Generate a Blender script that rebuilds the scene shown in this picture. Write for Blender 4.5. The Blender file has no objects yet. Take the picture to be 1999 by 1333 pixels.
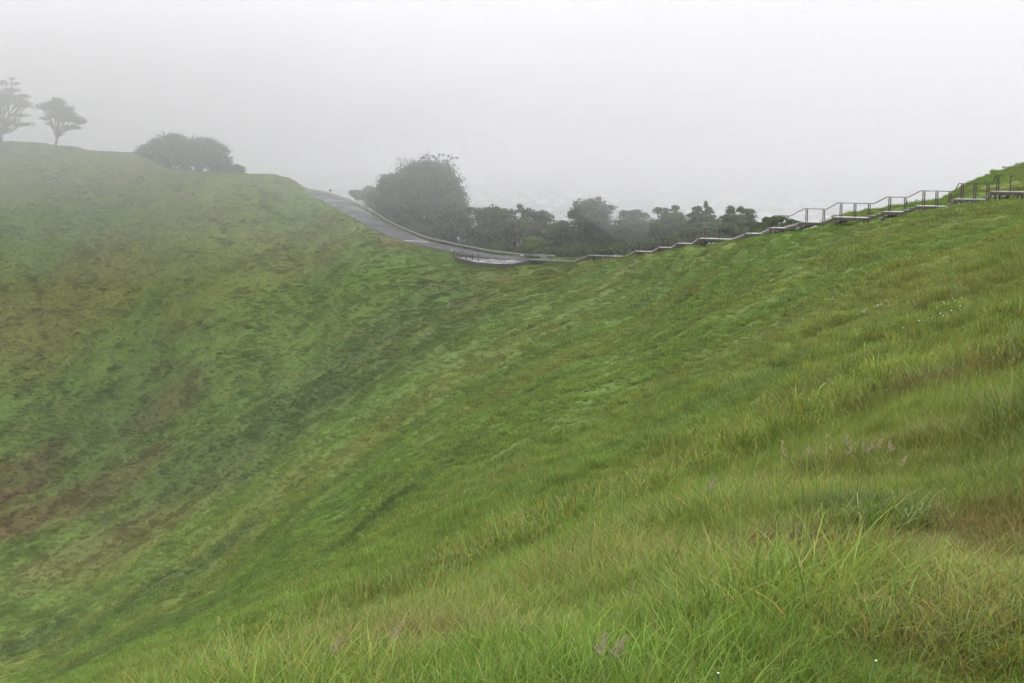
import bpy, bmesh, math, random
import numpy as np
from mathutils import Vector, Matrix

rng = np.random.default_rng(7)
random.seed(7)
SC = bpy.context.scene
COL = SC.collection

# ------------------------------------------------------------------ camera
F = 2667.0                       # focal length in pixels of the 1999 x 1333 frame
EYE = 1.6
PITCH = math.atan(366.5 / F)
cam = bpy.data.cameras.new('camera')
cam.sensor_width = 36.0
cam.lens = 36.0 * F / 1999.0
cam.clip_start = 0.1
cam.clip_end = 30000
camo = bpy.data.objects.new('camera', cam)
COL.objects.link(camo)
camo.location = (0, 0, EYE)
camo.rotation_euler = (math.pi / 2 - PITCH, 0, 0)
SC.camera = camo

# ------------------------------------------------------------------ sky and sun
SUN_EL, SUN_AZ = math.radians(55), math.radians(35)      # azimuth measured from +Y towards +X
w = bpy.data.worlds.new('World')
SC.world = w
w.use_nodes = True
nt = w.node_tree
nt.nodes.clear()
N, L = nt.nodes, nt.links
out = N.new('ShaderNodeOutputWorld')
bg = N.new('ShaderNodeBackground')
sky = N.new('ShaderNodeTexSky')
sky.sky_type = 'NISHITA'
sky.sun_disc = False
sky.sun_elevation = SUN_EL
sky.sun_rotation = SUN_AZ
sky.air_density = 1.0
sky.dust_density = 6.0
bg.inputs['Strength'].default_value = 0.1
# overcast: luminance rises from the horizon to the zenith, colour nearly neutral
tc = N.new('ShaderNodeTexCoord')
sep = N.new('ShaderNodeSeparateXYZ')
L.new(tc.outputs['Generated'], sep.inputs[0])
cr = N.new('ShaderNodeValToRGB')
cr.color_ramp.interpolation = 'EASE'
e = cr.color_ramp.elements
e[0].position = 0.10
e[0].color = (0.772, 0.766, 0.815, 1)
e[1].position = 0.85
e[1].color = (1.0, 1.0, 1.0, 1)
L.new(sep.outputs['Z'], cr.inputs[0])
mr = N.new('ShaderNodeMapRange')
mr.interpolation_type = 'SMOOTHSTEP'
mr.inputs['From Min'].default_value = 0.10
mr.inputs['From Max'].default_value = 0.9
mr.inputs['To Min'].default_value = 9.4
mr.inputs['To Max'].default_value = 34.0
L.new(sep.outputs['Z'], mr.inputs['Value'])
vm = N.new('ShaderNodeVectorMath')
vm.operation = 'SCALE'
L.new(cr.outputs[0], vm.inputs[0])
L.new(mr.outputs[0], vm.inputs['Scale'])
vs = N.new('ShaderNodeVectorMath')
vs.operation = 'SCALE'
vs.inputs['Scale'].default_value = 0.12
L.new(sky.outputs[0], vs.inputs[0])
va = N.new('ShaderNodeVectorMath')
va.operation = 'ADD'
L.new(vm.outputs[0], va.inputs[0])
L.new(vs.outputs[0], va.inputs[1])
L.new(va.outputs[0], bg.inputs['Color'])
L.new(bg.outputs[0], out.inputs[0])

sl = bpy.data.lights.new('sun', 'SUN')
sl.energy = 0.8
sl.angle = math.radians(25)
sl.color = (1.0, 0.97, 0.93)
so = bpy.data.objects.new('sun', sl)
COL.objects.link(so)
sd = Vector((math.sin(SUN_AZ) * math.cos(SUN_EL), math.cos(SUN_AZ) * math.cos(SUN_EL), math.sin(SUN_EL)))
so.rotation_euler = (-sd).to_track_quat('-Z', 'Y').to_euler()
so.location = (0, 0, 300)

vsn = SC.view_settings
vsn.view_transform = 'Standard'
vsn.look = 'None'
vsn.exposure = 0.0
vsn.gamma = 1.0
cy = SC.cycles
cy.max_bounces = 9
cy.diffuse_bounces = 2
cy.glossy_bounces = 2
cy.transmission_bounces = 3
cy.volume_bounces = 7
cy.transparent_max_bounces = 8
cy.use_denoising = True
cy.sample_clamp_indirect = 6.0
SC.render.threads_mode = 'AUTO'
HAZE_DENSITY = 0.00025


# ------------------------------------------------------------------ helpers
def tag(o, label=None, cat=None, group=None, kind=None):
    if label: o['label'] = label
    if cat: o['category'] = cat
    if group: o['group'] = group
    if kind: o['kind'] = kind
    return o


def empty(name, loc, label, cat, group=None):
    o = bpy.data.objects.new(name, None)
    o.empty_display_size = 0.3
    o.location = loc
    COL.objects.link(o)
    return tag(o, label, cat, group)


def at(u, v, d):
    """world point on the line of sight through photo pixel (u, v), d metres ahead"""
    cx, cyy = (u - 999.5) / F, (666.5 - v) / F
    fy = math.cos(PITCH) + cyy * math.sin(PITCH)
    fz = -math.sin(PITCH) + cyy * math.cos(PITCH)
    return Vector((cx / fy * d, d, EYE + fz / fy * d))


def mesh_np(name, verts, faces, mat, parent=None, smooth=False, attrs=None):
    """verts (n,3), faces (m,3|4) numpy"""
    me = bpy.data.meshes.new(name)
    verts = np.ascontiguousarray(verts, dtype=np.float32)
    faces = np.ascontiguousarray(faces, dtype=np.int32)
    k = faces.shape[1] if len(faces) else 4
    me.vertices.add(len(verts))
    me.vertices.foreach_set('co', verts.ravel())
    if len(faces):
        me.loops.add(faces.size)
        me.loops.foreach_set('vertex_index', faces.ravel())
        me.polygons.add(len(faces))
        me.polygons.foreach_set('loop_start', np.arange(0, faces.size, k, dtype=np.int32))
        me.polygons.foreach_set('loop_total', np.full(len(faces), k, dtype=np.int32))
        if smooth:
            me.polygons.foreach_set('use_smooth', np.ones(len(faces), dtype=bool))
    me.update(calc_edges=True)
    if attrs:
        for an, (ty, arr) in attrs.items():
            a = me.attributes.new(an, ty, 'POINT')
            key = {'FLOAT': 'value', 'INT': 'value', 'FLOAT_VECTOR': 'vector', 'FLOAT_COLOR': 'color'}[ty]
            a.data.foreach_set(key, np.ascontiguousarray(arr, dtype=np.int32 if ty == 'INT' else np.float32).ravel())
    if mat: me.materials.append(mat)
    o = bpy.data.objects.new(name, me)
    if parent is not False:
        COL.objects.link(o)
        if parent is not None: o.parent = parent
    return o


class MB:
    """collects boxes and tubes in world space; build() links them as one mesh relative to its parent"""
    def __init__(s):
        s.v, s.f = [], []

    def quadbox(s, p):
        b = len(s.v)
        s.v += [tuple(x) for x in p]
        for q in ((0, 3, 2, 1), (4, 5, 6, 7), (0, 1, 5, 4), (1, 2, 6, 5), (2, 3, 7, 6), (3, 0, 4, 7)):
            s.f.append(tuple(b + i for i in q))

    def bar(s, a, b, wx, wz, up=(0, 0, 1)):
        """box from a to b, width wx across, wz along up"""
        a, b = Vector(a), Vector(b)
        d = (b - a).normalized()
        up = Vector(up)
        if abs(d.dot(up)) > 0.98: up = Vector((0, 1, 0))
        sx = d.cross(up).normalized()
        sz = sx.cross(d).normalized()
        x, z = sx * wx / 2, sz * wz / 2
        s.quadbox([a - x - z, a + x - z, b + x - z, b - x - z, a - x + z, a + x + z, b + x + z, b - x + z])

    def tube(s, pts, rads, n=8):
        b0 = len(s.v)
        pts = [Vector(p) for p in pts]
        for i, p in enumerate(pts):
            d = (pts[min(i + 1, len(pts) - 1)] - pts[max(i - 1, 0)]).normalized()
            up = Vector((0, 0, 1)) if abs(d.z) < 0.9 else Vector((1, 0, 0))
            x = d.cross(up).normalized()
            y = d.cross(x).normalized()
            for k in range(n):
                an = 2 * math.pi * k / n
                s.v.append(tuple(p + (x * math.cos(an) + y * math.sin(an)) * rads[i]))
        for i in range(len(pts) - 1):
            for k in range(n):
                k2 = (k + 1) % n
                s.f.append((b0 + i * n + k, b0 + i * n + k2, b0 + (i + 1) * n + k2, b0 + (i + 1) * n + k))
        s.f.append(tuple(b0 + k for k in range(n - 1, -1, -1)))
        s.f.append(tuple(b0 + (len(pts) - 1) * n + k for k in range(n)))

    def prism(s, poly, z0, z1):
        b = len(s.v)
        n = len(poly)
        s.v += [(p[0], p[1], z0) for p in poly] + [(p[0], p[1], z1) for p in poly]
        s.f.append(tuple(b + i for i in range(n - 1, -1, -1)))
        s.f.append(tuple(b + n + i for i in range(n)))
        for i in range(n):
            j = (i + 1) % n
            s.f.append((b + i, b + j, b + n + j, b + n + i))

    def build(s, name, mat, parent=None, smooth=False, bevel=0):
        me = bpy.data.meshes.new(name)
        off = Vector((0, 0, 0))
        q = parent
        while q is not None:
            off += q.location
            q = q.parent
        org = Vector(s.v[0]) if parent is None else off
        me.from_pydata([tuple(Vector(p) - org) for p in s.v], [], s.f)
        if smooth:
            for p in me.polygons: p.use_smooth = True
        me.materials.append(mat)
        o = bpy.data.objects.new(name, me)
        COL.objects.link(o)
        if parent is None: o.location = org
        else: o.parent = parent
        if bevel:
            m = o.modifiers.new('bevel', 'BEVEL')
            m.width = bevel
            m.segments = 1
        return o


# ------------------------------------------------------------------ noise
def _hash(ix, iy, seed):
    h = (ix.astype(np.int64) * 374761393 + iy.astype(np.int64) * 668265263 + seed * 1442695041) & 0xFFFFFFFF
    h = ((h ^ (h >> 13)) * 1274126177) & 0xFFFFFFFF
    h = h ^ (h >> 16)
    return (h & 0xFFFFFF) / float(0xFFFFFF)


def vnoise(x, y, seed=0):
    ix, iy = np.floor(x), np.floor(y)
    fx, fy = x - ix, y - iy
    fx = fx * fx * fx * (fx * (fx * 6 - 15) + 10)
    fy = fy * fy * fy * (fy * (fy * 6 - 15) + 10)
    a, b = _hash(ix, iy, seed), _hash(ix + 1, iy, seed)
    c, d = _hash(ix, iy + 1, seed), _hash(ix + 1, iy + 1, seed)
    return (a * (1 - fx) + b * fx) * (1 - fy) + (c * (1 - fx) + d * fx) * fy


def fbm(x, y, sc, oct=4, seed=0, gain=0.5):
    """-1..1 value noise, features of sc metres"""
    s, a, t = 0, 1.0, 0
    c, sn = math.cos(0.7), math.sin(0.7)
    for i in range(oct):
        s = s + a * (vnoise(x / sc + 17.3 * i, y / sc - 9.1 * i, seed + i) * 2 - 1)
        t += a
        a *= gain
        x, y = c * x - sn * y, sn * x + c * y
        sc *= 0.5
    return s / t


def sstep(a, b, x):
    t = np.clip((x - a) / (b - a), 0, 1)
    return t * t * (3 - 2 * t)


# ------------------------------------------------------------------ terrain
# inside of the crater: for directions u (photo column) the ground height at distances Y
INSIDE = {
    -300: [(1, 0), (4, -.5), (8, -2.0), (12, -3.8), (20, -7.6), (30, -12), (50, -21), (70, -30), (100, -43), (150, -58), (200, -68), (240, -66), (280, -53), (330, -27), (395, 6.5)],
    0: [(1, 0), (4, -.45), (6, -1.5), (8, -2.4), (12, -4.4), (20, -8.0), (30, -11.8), (50, -19), (70, -28), (100, -40), (130, -50), (160, -58), (200, -63), (240, -61), (280, -49), (320, -28), (350, -9), (380, 4.8)],
    300: [(1, 0), (4, -.3), (8, -1.9), (12, -3.5), (20, -6.7), (30, -9.9), (50, -17), (70, -24), (100, -34), (130, -42), (160, -48), (200, -52), (240, -49), (280, -37), (320, -17), (348, -.6)],
    600: [(1, 0), (4, -.22), (8, -1.38), (12, -2.8), (20, -5.4), (30, -8.5), (50, -14.3), (70, -19.5), (100, -26.2), (140, -32.6), (170, -35.5), (200, -37.5), (240, -35.5), (280, -27.5), (310, -18.5), (338, -8)],
    800: [(1, 0), (4, -.2), (8, -1.15), (12, -2.4), (20, -4.6), (30, -7.1), (50, -11.8), (70, -15.8), (100, -20.8), (140, -25), (170, -27), (200, -27.6), (240, -25), (285, -17.6)],
    1000: [(1, 0), (4, -.12), (8, -.95), (12, -2.0), (20, -3.9), (30, -6.0), (50, -9.8), (70, -12.7), (100, -16.2), (140, -19.2), (200, -21.0), (240, -20.6), (260, -19.3)],
    1200: [(1, 0), (4, -.08), (8, -.75), (12, -1.6), (20, -3.2), (30, -5.0), (50, -8.1), (70, -10.4), (100, -12.9), (140, -15.0), (180, -16.1), (222, -15.6)],
    1400: [(1, 0), (4, -.03), (8, -.55), (12, -1.25), (20, -2.6), (30, -4.0), (50, -6.2), (70, -7.5), (90, -8.2), (110, -8.5), (130, -8.5), (155, -8.2)],
    1600: [(1, 0), (4, 0), (8, -.38), (12, -.9), (20, -1.9), (30, -2.9), (50, -4.3), (70, -4.9), (90, -4.8), (105, -4.2), (114, -3.6)],
    1800: [(1, 0), (4, 0), (8, -.25), (12, -.55), (20, -1.2), (30, -1.8), (50, -2.65), (70, -2.9), (90, -2.6), (97, -2.4), (107, -2.1)],
    2000: [(1, 0), (4, .02), (8, -.12), (12, -.28), (20, -.6), (30, -.9), (50, -1.3), (70, -1.4), (89, -1.2), (105, -.3), (125, .7)],
    2300: [(1, 0), (4, .1), (8, .2), (12, .35), (20, .7), (30, 1.1), (50, 1.9), (70, 2.6), (100, 4.0), (145, 5)],
}
CREST = [(-500, 255, 400), (-300, 262, 395), (-100, 275, 385), (0, 277, 380), (60, 278, 378), (110, 284, 372), (190, 297, 362), (260, 298, 355),
         (300, 316, 348), (325, 331, 343), (400, 337, 335), (460, 340, 335), (530, 342, 338), (556, 347, 340), (575, 357, 341), (608, 377, 338), (640, 400, 325),
         (680, 425, 308), (720, 443, 300), (750, 462, 293), (800, 481, 285), (850, 492, 279), (880, 500, 274), (950, 515, 262),
         (1000, 518, 258), (1125, 515, 250), (1180, 505, 225), (1260, 495, 199), (1340, 480, 170), (1400, 470, 152),
         (1460, 459, 134), (1510, 447, 124), (1560, 433, 116), (1600, 421, 114), (1640, 413, 114), (1700, 406, 112),
         (1780, 399, 108), (1840, 389, 106), (1860, 382, 106), (1880, 372, 108), (1900, 359, 111), (1932, 342, 116),
         (1960, 331, 120), (2000, 320, 125), (2150, 285, 135), (2400, 240, 150)]
ROAD = [(1065, 507.5, 271), (1000, 504, 276), (940, 497.5, 281), (900, 490, 287), (850, 479, 292), (800, 467, 298), (740, 441, 310),
        (700, 417, 320), (660, 395, 335), (620, 381, 352), (590, 374, 370), (540, 368, 400), (470, 364, 430)]


def pchip(xs, ys, x):
    """smooth monotone interpolation"""
    xs, ys = np.asarray(xs, float), np.asarray(ys, float)
    h, dl = np.diff(xs), np.diff(ys) / np.diff(xs)
    m = np.zeros(len(xs))
    m[0], m[-1] = dl[0], dl[-1]
    for i in range(1, len(xs) - 1):
        if dl[i - 1] * dl[i] > 0:
            w1, w2 = 2 * h[i] + h[i - 1], h[i] + 2 * h[i - 1]
            m[i] = (w1 + w2) / (w1 / dl[i - 1] + w2 / dl[i])
    x = np.clip(x, xs[0], xs[-1])
    i = np.clip(np.searchsorted(xs, x) - 1, 0, len(xs) - 2)
    t = (x - xs[i]) / h[i]
    return ((2 * t**3 - 3 * t**2 + 1) * ys[i] + (t**3 - 2 * t**2 + t) * h[i] * m[i]
            + (-2 * t**3 + 3 * t**2) * ys[i + 1] + (t**3 - t**2) * h[i] * m[i + 1])


PH_IN = np.radians(np.arange(-26, 26.001, 0.065))
ph_out_l = np.radians(np.arange(-180, -26.5, 2.0))
ph_out_r = np.radians(np.arange(28, 181, 2.0))
R_ = [0.4]
while R_[-1] < 420: R_.append(R_[-1] + min(max(R_[-1] * 0.012, 0.03), 0.75))
while R_[-1] < 14000: R_.append(R_[-1] * 1.045 + 1)
RR = np.array(R_)

cu = sorted(INSIDE)
cphi = np.array([math.atan((u - 999.5) / F) for u in cu])
crp, crr, crz = [], [], []
for u, v, d in CREST:
    p = at(u, v + (8 if 1540 < u < 1870 else 4 if u >= 1870 else 0), d)
    crp.append(math.atan2(p.x, p.y)); crr.append(math.hypot(p.x, p.y)); crz.append(p.z)
dc = np.interp(PH_IN, crp, crr)
zc = np.interp(PH_IN, crp, crz)


def cols_interp(M, q):
    """M (n columns, k) smooth interpolation over cphi at q"""
    res = np.empty((len(q), M.shape[1]))
    for j in range(M.shape[1]):
        res[:, j] = pchip(cphi, M[:, j], q)
    return res


RI = RR[RR < 420]
SG = np.linspace(0, 1, 400)
MY, MS = [], []
for u, ph in zip(cu, cphi):
    t = INSIDE[u]
    r = np.array([a for a, b in t]) / math.cos(ph)
    z = np.array([b for a, b in t])
    dcu = float(np.interp(ph, crp, crr))
    z = z - .32 * np.interp(r, [3, 8, 14, 40, 90], [0, .6, 1, 1, 0])
    MY.append(pchip(r, z, RI))
    MS.append(pchip(r / r[-1], z, SG))
ZY = cols_interp(np.array(MY), PH_IN)
ZS = cols_interp(np.array(MS), PH_IN)
Zin = np.zeros((len(PH_IN), len(RR)))
for i in range(len(PH_IN)):
    d = dc[i]
    s = np.clip(RI / d, 0, 1)
    zs = np.interp(s, SG, ZS[i])
    wy = 1 - sstep(30, 80, RI)
    z = ZY[i] * wy + zs * (1 - wy)
    zend = np.interp(1.0, SG, ZS[i])
    z = z + (zc[i] - zend) * sstep(0.80, 1.0, s) ** 1.5
    ph = math.degrees(PH_IN[i])
    full = np.empty(len(RR))
    full[:len(RI)] = z
    full[len(RI):] = zc[i]
    # beyond the rim the ground levels off, then drops to the plain
    flat = np.interp(ph, [-26, -16, -12, -9, -6, 2, 4, 8, 12, 16, 20, 26], [45, 40, 15, 32, 34, 24, 8, 5, 5, 6, 14, 30])
    x = np.maximum(RR - d, 0)
    drop = 0.42 * np.maximum(x - flat, 0) - 0.21 * flat * (1 - np.exp(-np.maximum(x - flat, 0) / flat)) * 0 + 0.02 * x
    drop = np.where(x < flat + 12, 0.02 * x + 0.42 * np.maximum(x - flat, 0) ** 2 / 24, 0.02 * x + 0.42 * (x - flat) - 0.42 * 6)
    zb = zc[i] - drop
    full = np.where(RR > d, zb, full)
    k = 12.0
    full = np.where(full < -132 + 40, -132 + 40 * np.exp((np.minimum(full, -92) + 92) / 40), full)
    Zin[i] = full
# soften the kinks a little
for it in range(2):
    Z2 = Zin.copy()
    Z2[1:-1] = (Zin[:-2] + 2 * Zin[1:-1] + Zin[2:]) / 4
    Zin = Z2


def prof(pts):
    return np.interp(RR, [a for a, b in pts], [b for a, b in pts])


LEFT = prof([(0, 0), (8, -2), (30, -12), (100, -43), (200, -66), (260, -58), (380, 2), (420, 4), (700, -120), (1200, -132)])
BL = prof([(0, 0), (6, -.6), (30, -8), (100, -30), (180, -35), (260, -5), (300, 0), (600, -120), (1200, -132)])
BACK = prof([(0, 0), (30, .5), (60, -2), (150, -35), (400, -110), (900, -132)])
BR = prof([(0, 0), (30, 2.2), (60, 5), (120, 3), (400, -105), (900, -132)])
RIGHT = prof([(0, 0), (30, 1.6), (60, 3.5), (145, 6), (170, 6), (500, -110), (900, -132)])
anch = [(-180, BACK), (-120, BL), (-60, LEFT), (-26, Zin[0]), (26, Zin[-1]), (60, RIGHT), (110, BR), (180, BACK)]
ap = np.radians([a for a, b in anch])
AM = np.array([b for a, b in anch])


def outp(q):
    return np.array([[np.interp(qq, ap, AM[:, j]) for j in range(AM.shape[1])] for qq in q])


PH = np.concatenate([ph_out_l, PH_IN, ph_out_r])
Z = np.concatenate([outp(ph_out_l), Zin, outp(ph_out_r)], axis=0)
GX = np.sin(PH)[:, None] * RR[None, :]
GY = np.cos(PH)[:, None] * RR[None, :]

# relief: undulations, tussocky lumps
RG = np.broadcast_to(RR[None, :], Z.shape)
near = sstep(3, 25, RG)
plain = 1 - sstep(450, 900, RG)
Z = Z + (0.7 * fbm(GX, GY, 24, 3, 3) * (.35 * sstep(15, 60, RG) + .65 * sstep(110, 200, RG)) * (1 - 0.6 * sstep(0.93, 1.0, np.clip(RG / np.concatenate([np.full(len(ph_out_l), 380.), dc, np.full(len(ph_out_r), 140.)])[:, None], 0, 1)))
         + 0.30 * fbm(GX, GY, 4.5, 3, 11) * near * (.35 + .65 * sstep(60, 180, RG)) + 0.20 * fbm(GX, GY, 1.3, 2, 21) * (0.35 + 0.65 * near)
         + .09 * fbm(GX, GY, .9, 3, 27) * (1 - near) * sstep(2, 5, RG)) * plain

# (u left, u right, v deck, depth) of the boardwalk's landings
LAND = [(1030, 1122, 508.5, 252), (1146, 1218, 499.5, 226), (1238, 1272, 490.5, 199), (1284, 1310, 483, 182), (1320, 1350, 475, 168),
        (1362, 1428, 466, 150), (1454, 1484, 455.5, 131), (1502, 1530, 444.5, 119), (1560, 1600, 433.5, 107.5), (1625, 1691, 424, 101.5),
        (1722, 1758, 413, 98), (1787, 1848, 402, 95), (1862, 1922, 388.5, 92), (1934, 2040, 374, 89)]
WID = 1.25
ends = []
for (u1, u2, v, d) in LAND:
    dy = (u2 - u1) / F * d * .55
    zl = at((u1 + u2) / 2, v, d).z
    pa, pc = at(u1, v, d + dy / 2), at(u2, v, d - dy / 2)
    pa.z = pc.z = zl
    ends.append((pa, pc))
BP = []
fl = [p for e_ in ends for p in e_]
for p, q in zip(fl[:-1], fl[1:]):
    n = max(1, int((q - p).length / .5))
    dv = (q - p).normalized()
    sdv = Vector((-dv.y, dv.x, 0)).normalized() * (WID / 2)
    BP += [p.lerp(q, k / n) + sdv for k in range(n)]
BPA = np.array([tuple(p) for p in BP])
sel = (GY > 80) & (GY < 262) & (GX > -4) & (GX < 40)
gx_, gy_, gz_ = GX[sel], GY[sel], Z[sel]
bd_, bz_ = np.full(gx_.shape, 1e9), np.zeros(gx_.shape)
for i in range(len(BPA)):
    dd = np.hypot(gx_ - BPA[i, 0], gy_ - BPA[i, 1])
    m_ = dd < bd_
    bd_[m_] = dd[m_]; bz_[m_] = BPA[i, 2]
# the slope meets the boardwalk a little below its boards
wg_ = 1 - sstep(1.2, 7.0, bd_)
tgt = bz_ - .64 - .05 * bd_
gz_ = np.where(gz_ > tgt, gz_ * (1 - wg_) + tgt * wg_, gz_)
wg_ = 1 - sstep(1.0, 4.0, bd_)
gz_ = np.where(gz_ < bz_ - .95, gz_ * (1 - wg_) + (bz_ - .95) * wg_, gz_)
Z[sel] = gz_

# the road bed, the platform site cut into the rim
rpts = [at(*q) for q in ROAD]
rz_fix = [p.z for p in rpts]


def resample(pts, step):
    res = [pts[0].copy()]
    P = [pts[0] * 2 - pts[1]] + pts + [pts[-1] * 2 - pts[-2]]
    for i in range(1, len(P) - 2):
        n = max(2, int((P[i + 1] - P[i]).length / step))
        for k in range(1, n + 1):
            t = k / n
            res.append(0.5 * ((2 * P[i]) + (-P[i - 1] + P[i + 1]) * t + (2 * P[i - 1] - 5 * P[i] + 4 * P[i + 1] - P[i + 2]) * t * t
                              + (-P[i - 1] + 3 * P[i] - 3 * P[i + 1] + P[i + 2]) * t * t * t))
    return res


RD = resample(rpts, 1.0)
rdx, rdy, rdz = (np.array([p[k] for p in RD]) for k in range(3))
RW = 5.6


def road_info(x, y):
    """distance to the road's centre line and its height there"""
    sh = x.shape
    x, y = x.ravel(), y.ravel()
    bd, bz = np.full(x.shape, 1e9), np.zeros(x.shape)
    for i in range(len(RD)):
        d = np.hypot(x - rdx[i], y - rdy[i])
        m = d < bd
        bd[m] = d[m]; bz[m] = rdz[i]
    return bd.reshape(sh), bz.reshape(sh)


sel = (GY > 240) & (GY < 460) & (GX > -110) & (GX < 25)
bd, bz = road_info(GX[sel], GY[sel])
wgt = 1 - sstep(RW / 2 + 0.6, RW / 2 + 4.0, bd)
Z[sel] = Z[sel] * (1 - wgt) + (bz - 0.12) * wgt
PADZ = -19.45


class Ter:
    @staticmethod
    def z(x, y):
        x, y = np.asarray(x, float), np.asarray(y, float)
        ph, r = np.arctan2(x, y), np.hypot(x, y)
        i = np.interp(ph, PH, np.arange(len(PH)))
        j = np.interp(r, RR, np.arange(len(RR)))
        i0, j0 = np.minimum(i.astype(int), len(PH) - 2), np.minimum(j.astype(int), len(RR) - 2)
        a, b = i - i0, j - j0
        return (Z[i0, j0] * (1 - a) * (1 - b) + Z[i0 + 1, j0] * a * (1 - b) + Z[i0, j0 + 1] * (1 - a) * b + Z[i0 + 1, j0 + 1] * a * b)


def gz(x, y): return float(Ter.z(np.array([x]), np.array([y]))[0])


def hit(u, v):
    """where the line of sight through pixel (u, v) first meets the ground"""
    ds = np.exp(np.linspace(math.log(2.5), math.log(600), 2500))
    p1 = at(u, v, 1.0)
    xs, zs = p1.x * ds, EYE + (p1.z - EYE) * ds
    g = Ter.z(xs, ds)
    k = np.argmax(zs < g)
    return Vector((xs[k], ds[k], g[k]))


# ------------------------------------------------------------------ vegetation colour, varied by place and by noise
GREEN = np.array([.138, .218, .029])
OLIVE = np.array([.184, .206, .033])
FRESH = np.array([.122, .232, .026])
DARK = np.array([.070, .118, .022])
BLUEG = np.array([.105, .172, .032])
STRAW = np.array([.225, .190, .062])
RUST = np.array([.150, .108, .034])
BLOBS = []   # x, y, radius, stretch, colour, strength
for (u, v, r, col, s) in [
    (10, 950, 13, RUST * np.array([1, .8, .8]), .95), (40, 1020, 13, RUST * np.array([1, .85, .8]), .8), (170, 970, 16, RUST, .75), (330, 1010, 15, RUST, .5), (300, 1040, 15, OLIVE, .7), (160, 1080, 14, STRAW, .5), (330, 790, 10, RUST, .65),
    (250, 760, 22, DARK, .25), (300, 860, 24, DARK, .4), (120, 860, 22, DARK, .35), (560, 800, 24, DARK, .45), (700, 740, 24, DARK, .5), (450, 900, 24, DARK, .4), (800, 620, 14, DARK, .55),
    (880, 560, 12, DARK, .45), (900, 880, 4, DARK, .5), (820, 950, 3.5, DARK, .55), (740, 1010, 3, DARK, .5), (560, 1060, 9, FRESH, .6), (700, 950, 8, FRESH, .6),
    (400, 1100, 9, DARK, .75), (250, 1180, 9, DARK, .6), (60, 1260, 9, DARK, .8), (180, 1290, 7, DARK, .6), (330, 1220, 8, DARK, .5), (1100, 700, 12, OLIVE, .5),
    (830, 1275, .55, RUST * .85, .9), (760, 1300, .4, RUST, .6), (900, 1290, .5, STRAW, .6), (1520, 640, 9, OLIVE, .5),
    (60, 620, 20, STRAW, .35), (200, 560, 20, OLIVE, .6), (470, 520, 18, OLIVE, .6), (330, 450, 22, OLIVE, .5), (620, 480, 16, OLIVE, .6), (280, 310, 10, STRAW, .4),
    (1370, 565, 1.4, RUST, .9), (1565, 690, 1.3, FRESH, .9), (980, 521, 3, STRAW, .8), (800, 478, 5, STRAW, .55), (770, 470, 4, STRAW, .7),
    (1900, 1060, .6, STRAW, .4), (1990, 1010, .5, RUST, .4), (1880, 1180, .4, STRAW, .3), (1980, 1120, .5, STRAW, .35), (1780, 1240, .35, STRAW, .4),
    (1540, 1110, .45, RUST * .7, 1.0), (1250, 1180, .25, RUST, .6), (1480, 960, .35, RUST, .6), (1620, 760, .8, RUST, .35), (1720, 1020, .35, BLUEG, .7), (1650, 990, .3, BLUEG, .5),
    (1940, 740, 1.5, DARK, .4), (1890, 760, 1.2, RUST, .5), (1300, 1090, .3, RUST, .3), (1400, 800, 4, BLUEG, .35), (1560, 720, 3, BLUEG, .4), (1900, 860, 1.4, DARK, .5),
    (1000, 1230, 1.2, FRESH, .4), (1150, 1290, 1.0, FRESH, .5), (1700, 900, 1.5, OLIVE, .5), (1750, 600, 5, OLIVE, .5), (1900, 500, 8, OLIVE, .5),
    (1300, 600, 8, OLIVE, .5), (1330, 760, 2, DARK, .5), (1240, 605, 2.5, DARK, .5), (1950, 560, 3, RUST, .3)]:
    p = hit(u, v)
    BLOBS.append((p.x, p.y, r, col, s))


def mix(a, b, t):
    return a * (1 - t[..., None]) + b * t[..., None]


def sward(x, y):
    """albedo of the grass cover at x, y"""
    sh = x.shape
    n1 = fbm(x, y, 38, 4, 31)
    n2 = fbm(x, y, 9, 4, 41)
    n3 = fbm(x, y, 2.6, 4, 51, .6)
    n4 = fbm(x, y, 16, 4, 61)
    n5 = fbm(x, y, 1.1, 3, 71, .6)
    c = np.broadcast_to(GREEN, sh + (3,)).copy()
    c = mix(c, OLIVE, sstep(-.25, .35, n1) * .55)
    c = mix(c, FRESH, sstep(.05, .45, n4) * .55)
    wn = x + 3 * n2, y + 3 * n3
    for (bx, by, r, col, s) in BLOBS:
        dd = np.hypot(x - bx, y - by) / r + .45 * n2 + .35 * n3 * (1 if r > 2 else .5)
        m = dd < 1.6
        if m.any():
            wg = (s * (1 - sstep(.35, 1.25, dd)))
            c = mix(c, col, wg)
    c = mix(c, DARK, sstep(.12, .55, n2) * .16)
    c = mix(c, BLUEG, sstep(.2, .55, fbm(x, y, 6, 3, 81)) * .25)
    c = mix(c, RUST, sstep(.22, .6, fbm(x, y, 7, 4, 91, .6)) * (.05 + .19 * sstep(25, 110, np.hypot(x, y))))
    c = mix(c, STRAW, sstep(.28, .7, n3) * .30)
    c = c * (.98 + .24 * sstep(10, -45, x) + .24 * n5 + .14 * n3)[..., None]  # whole colour brighter towards the left wall, plus random fine mottling
    return np.clip(c, .01, .6)


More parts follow.
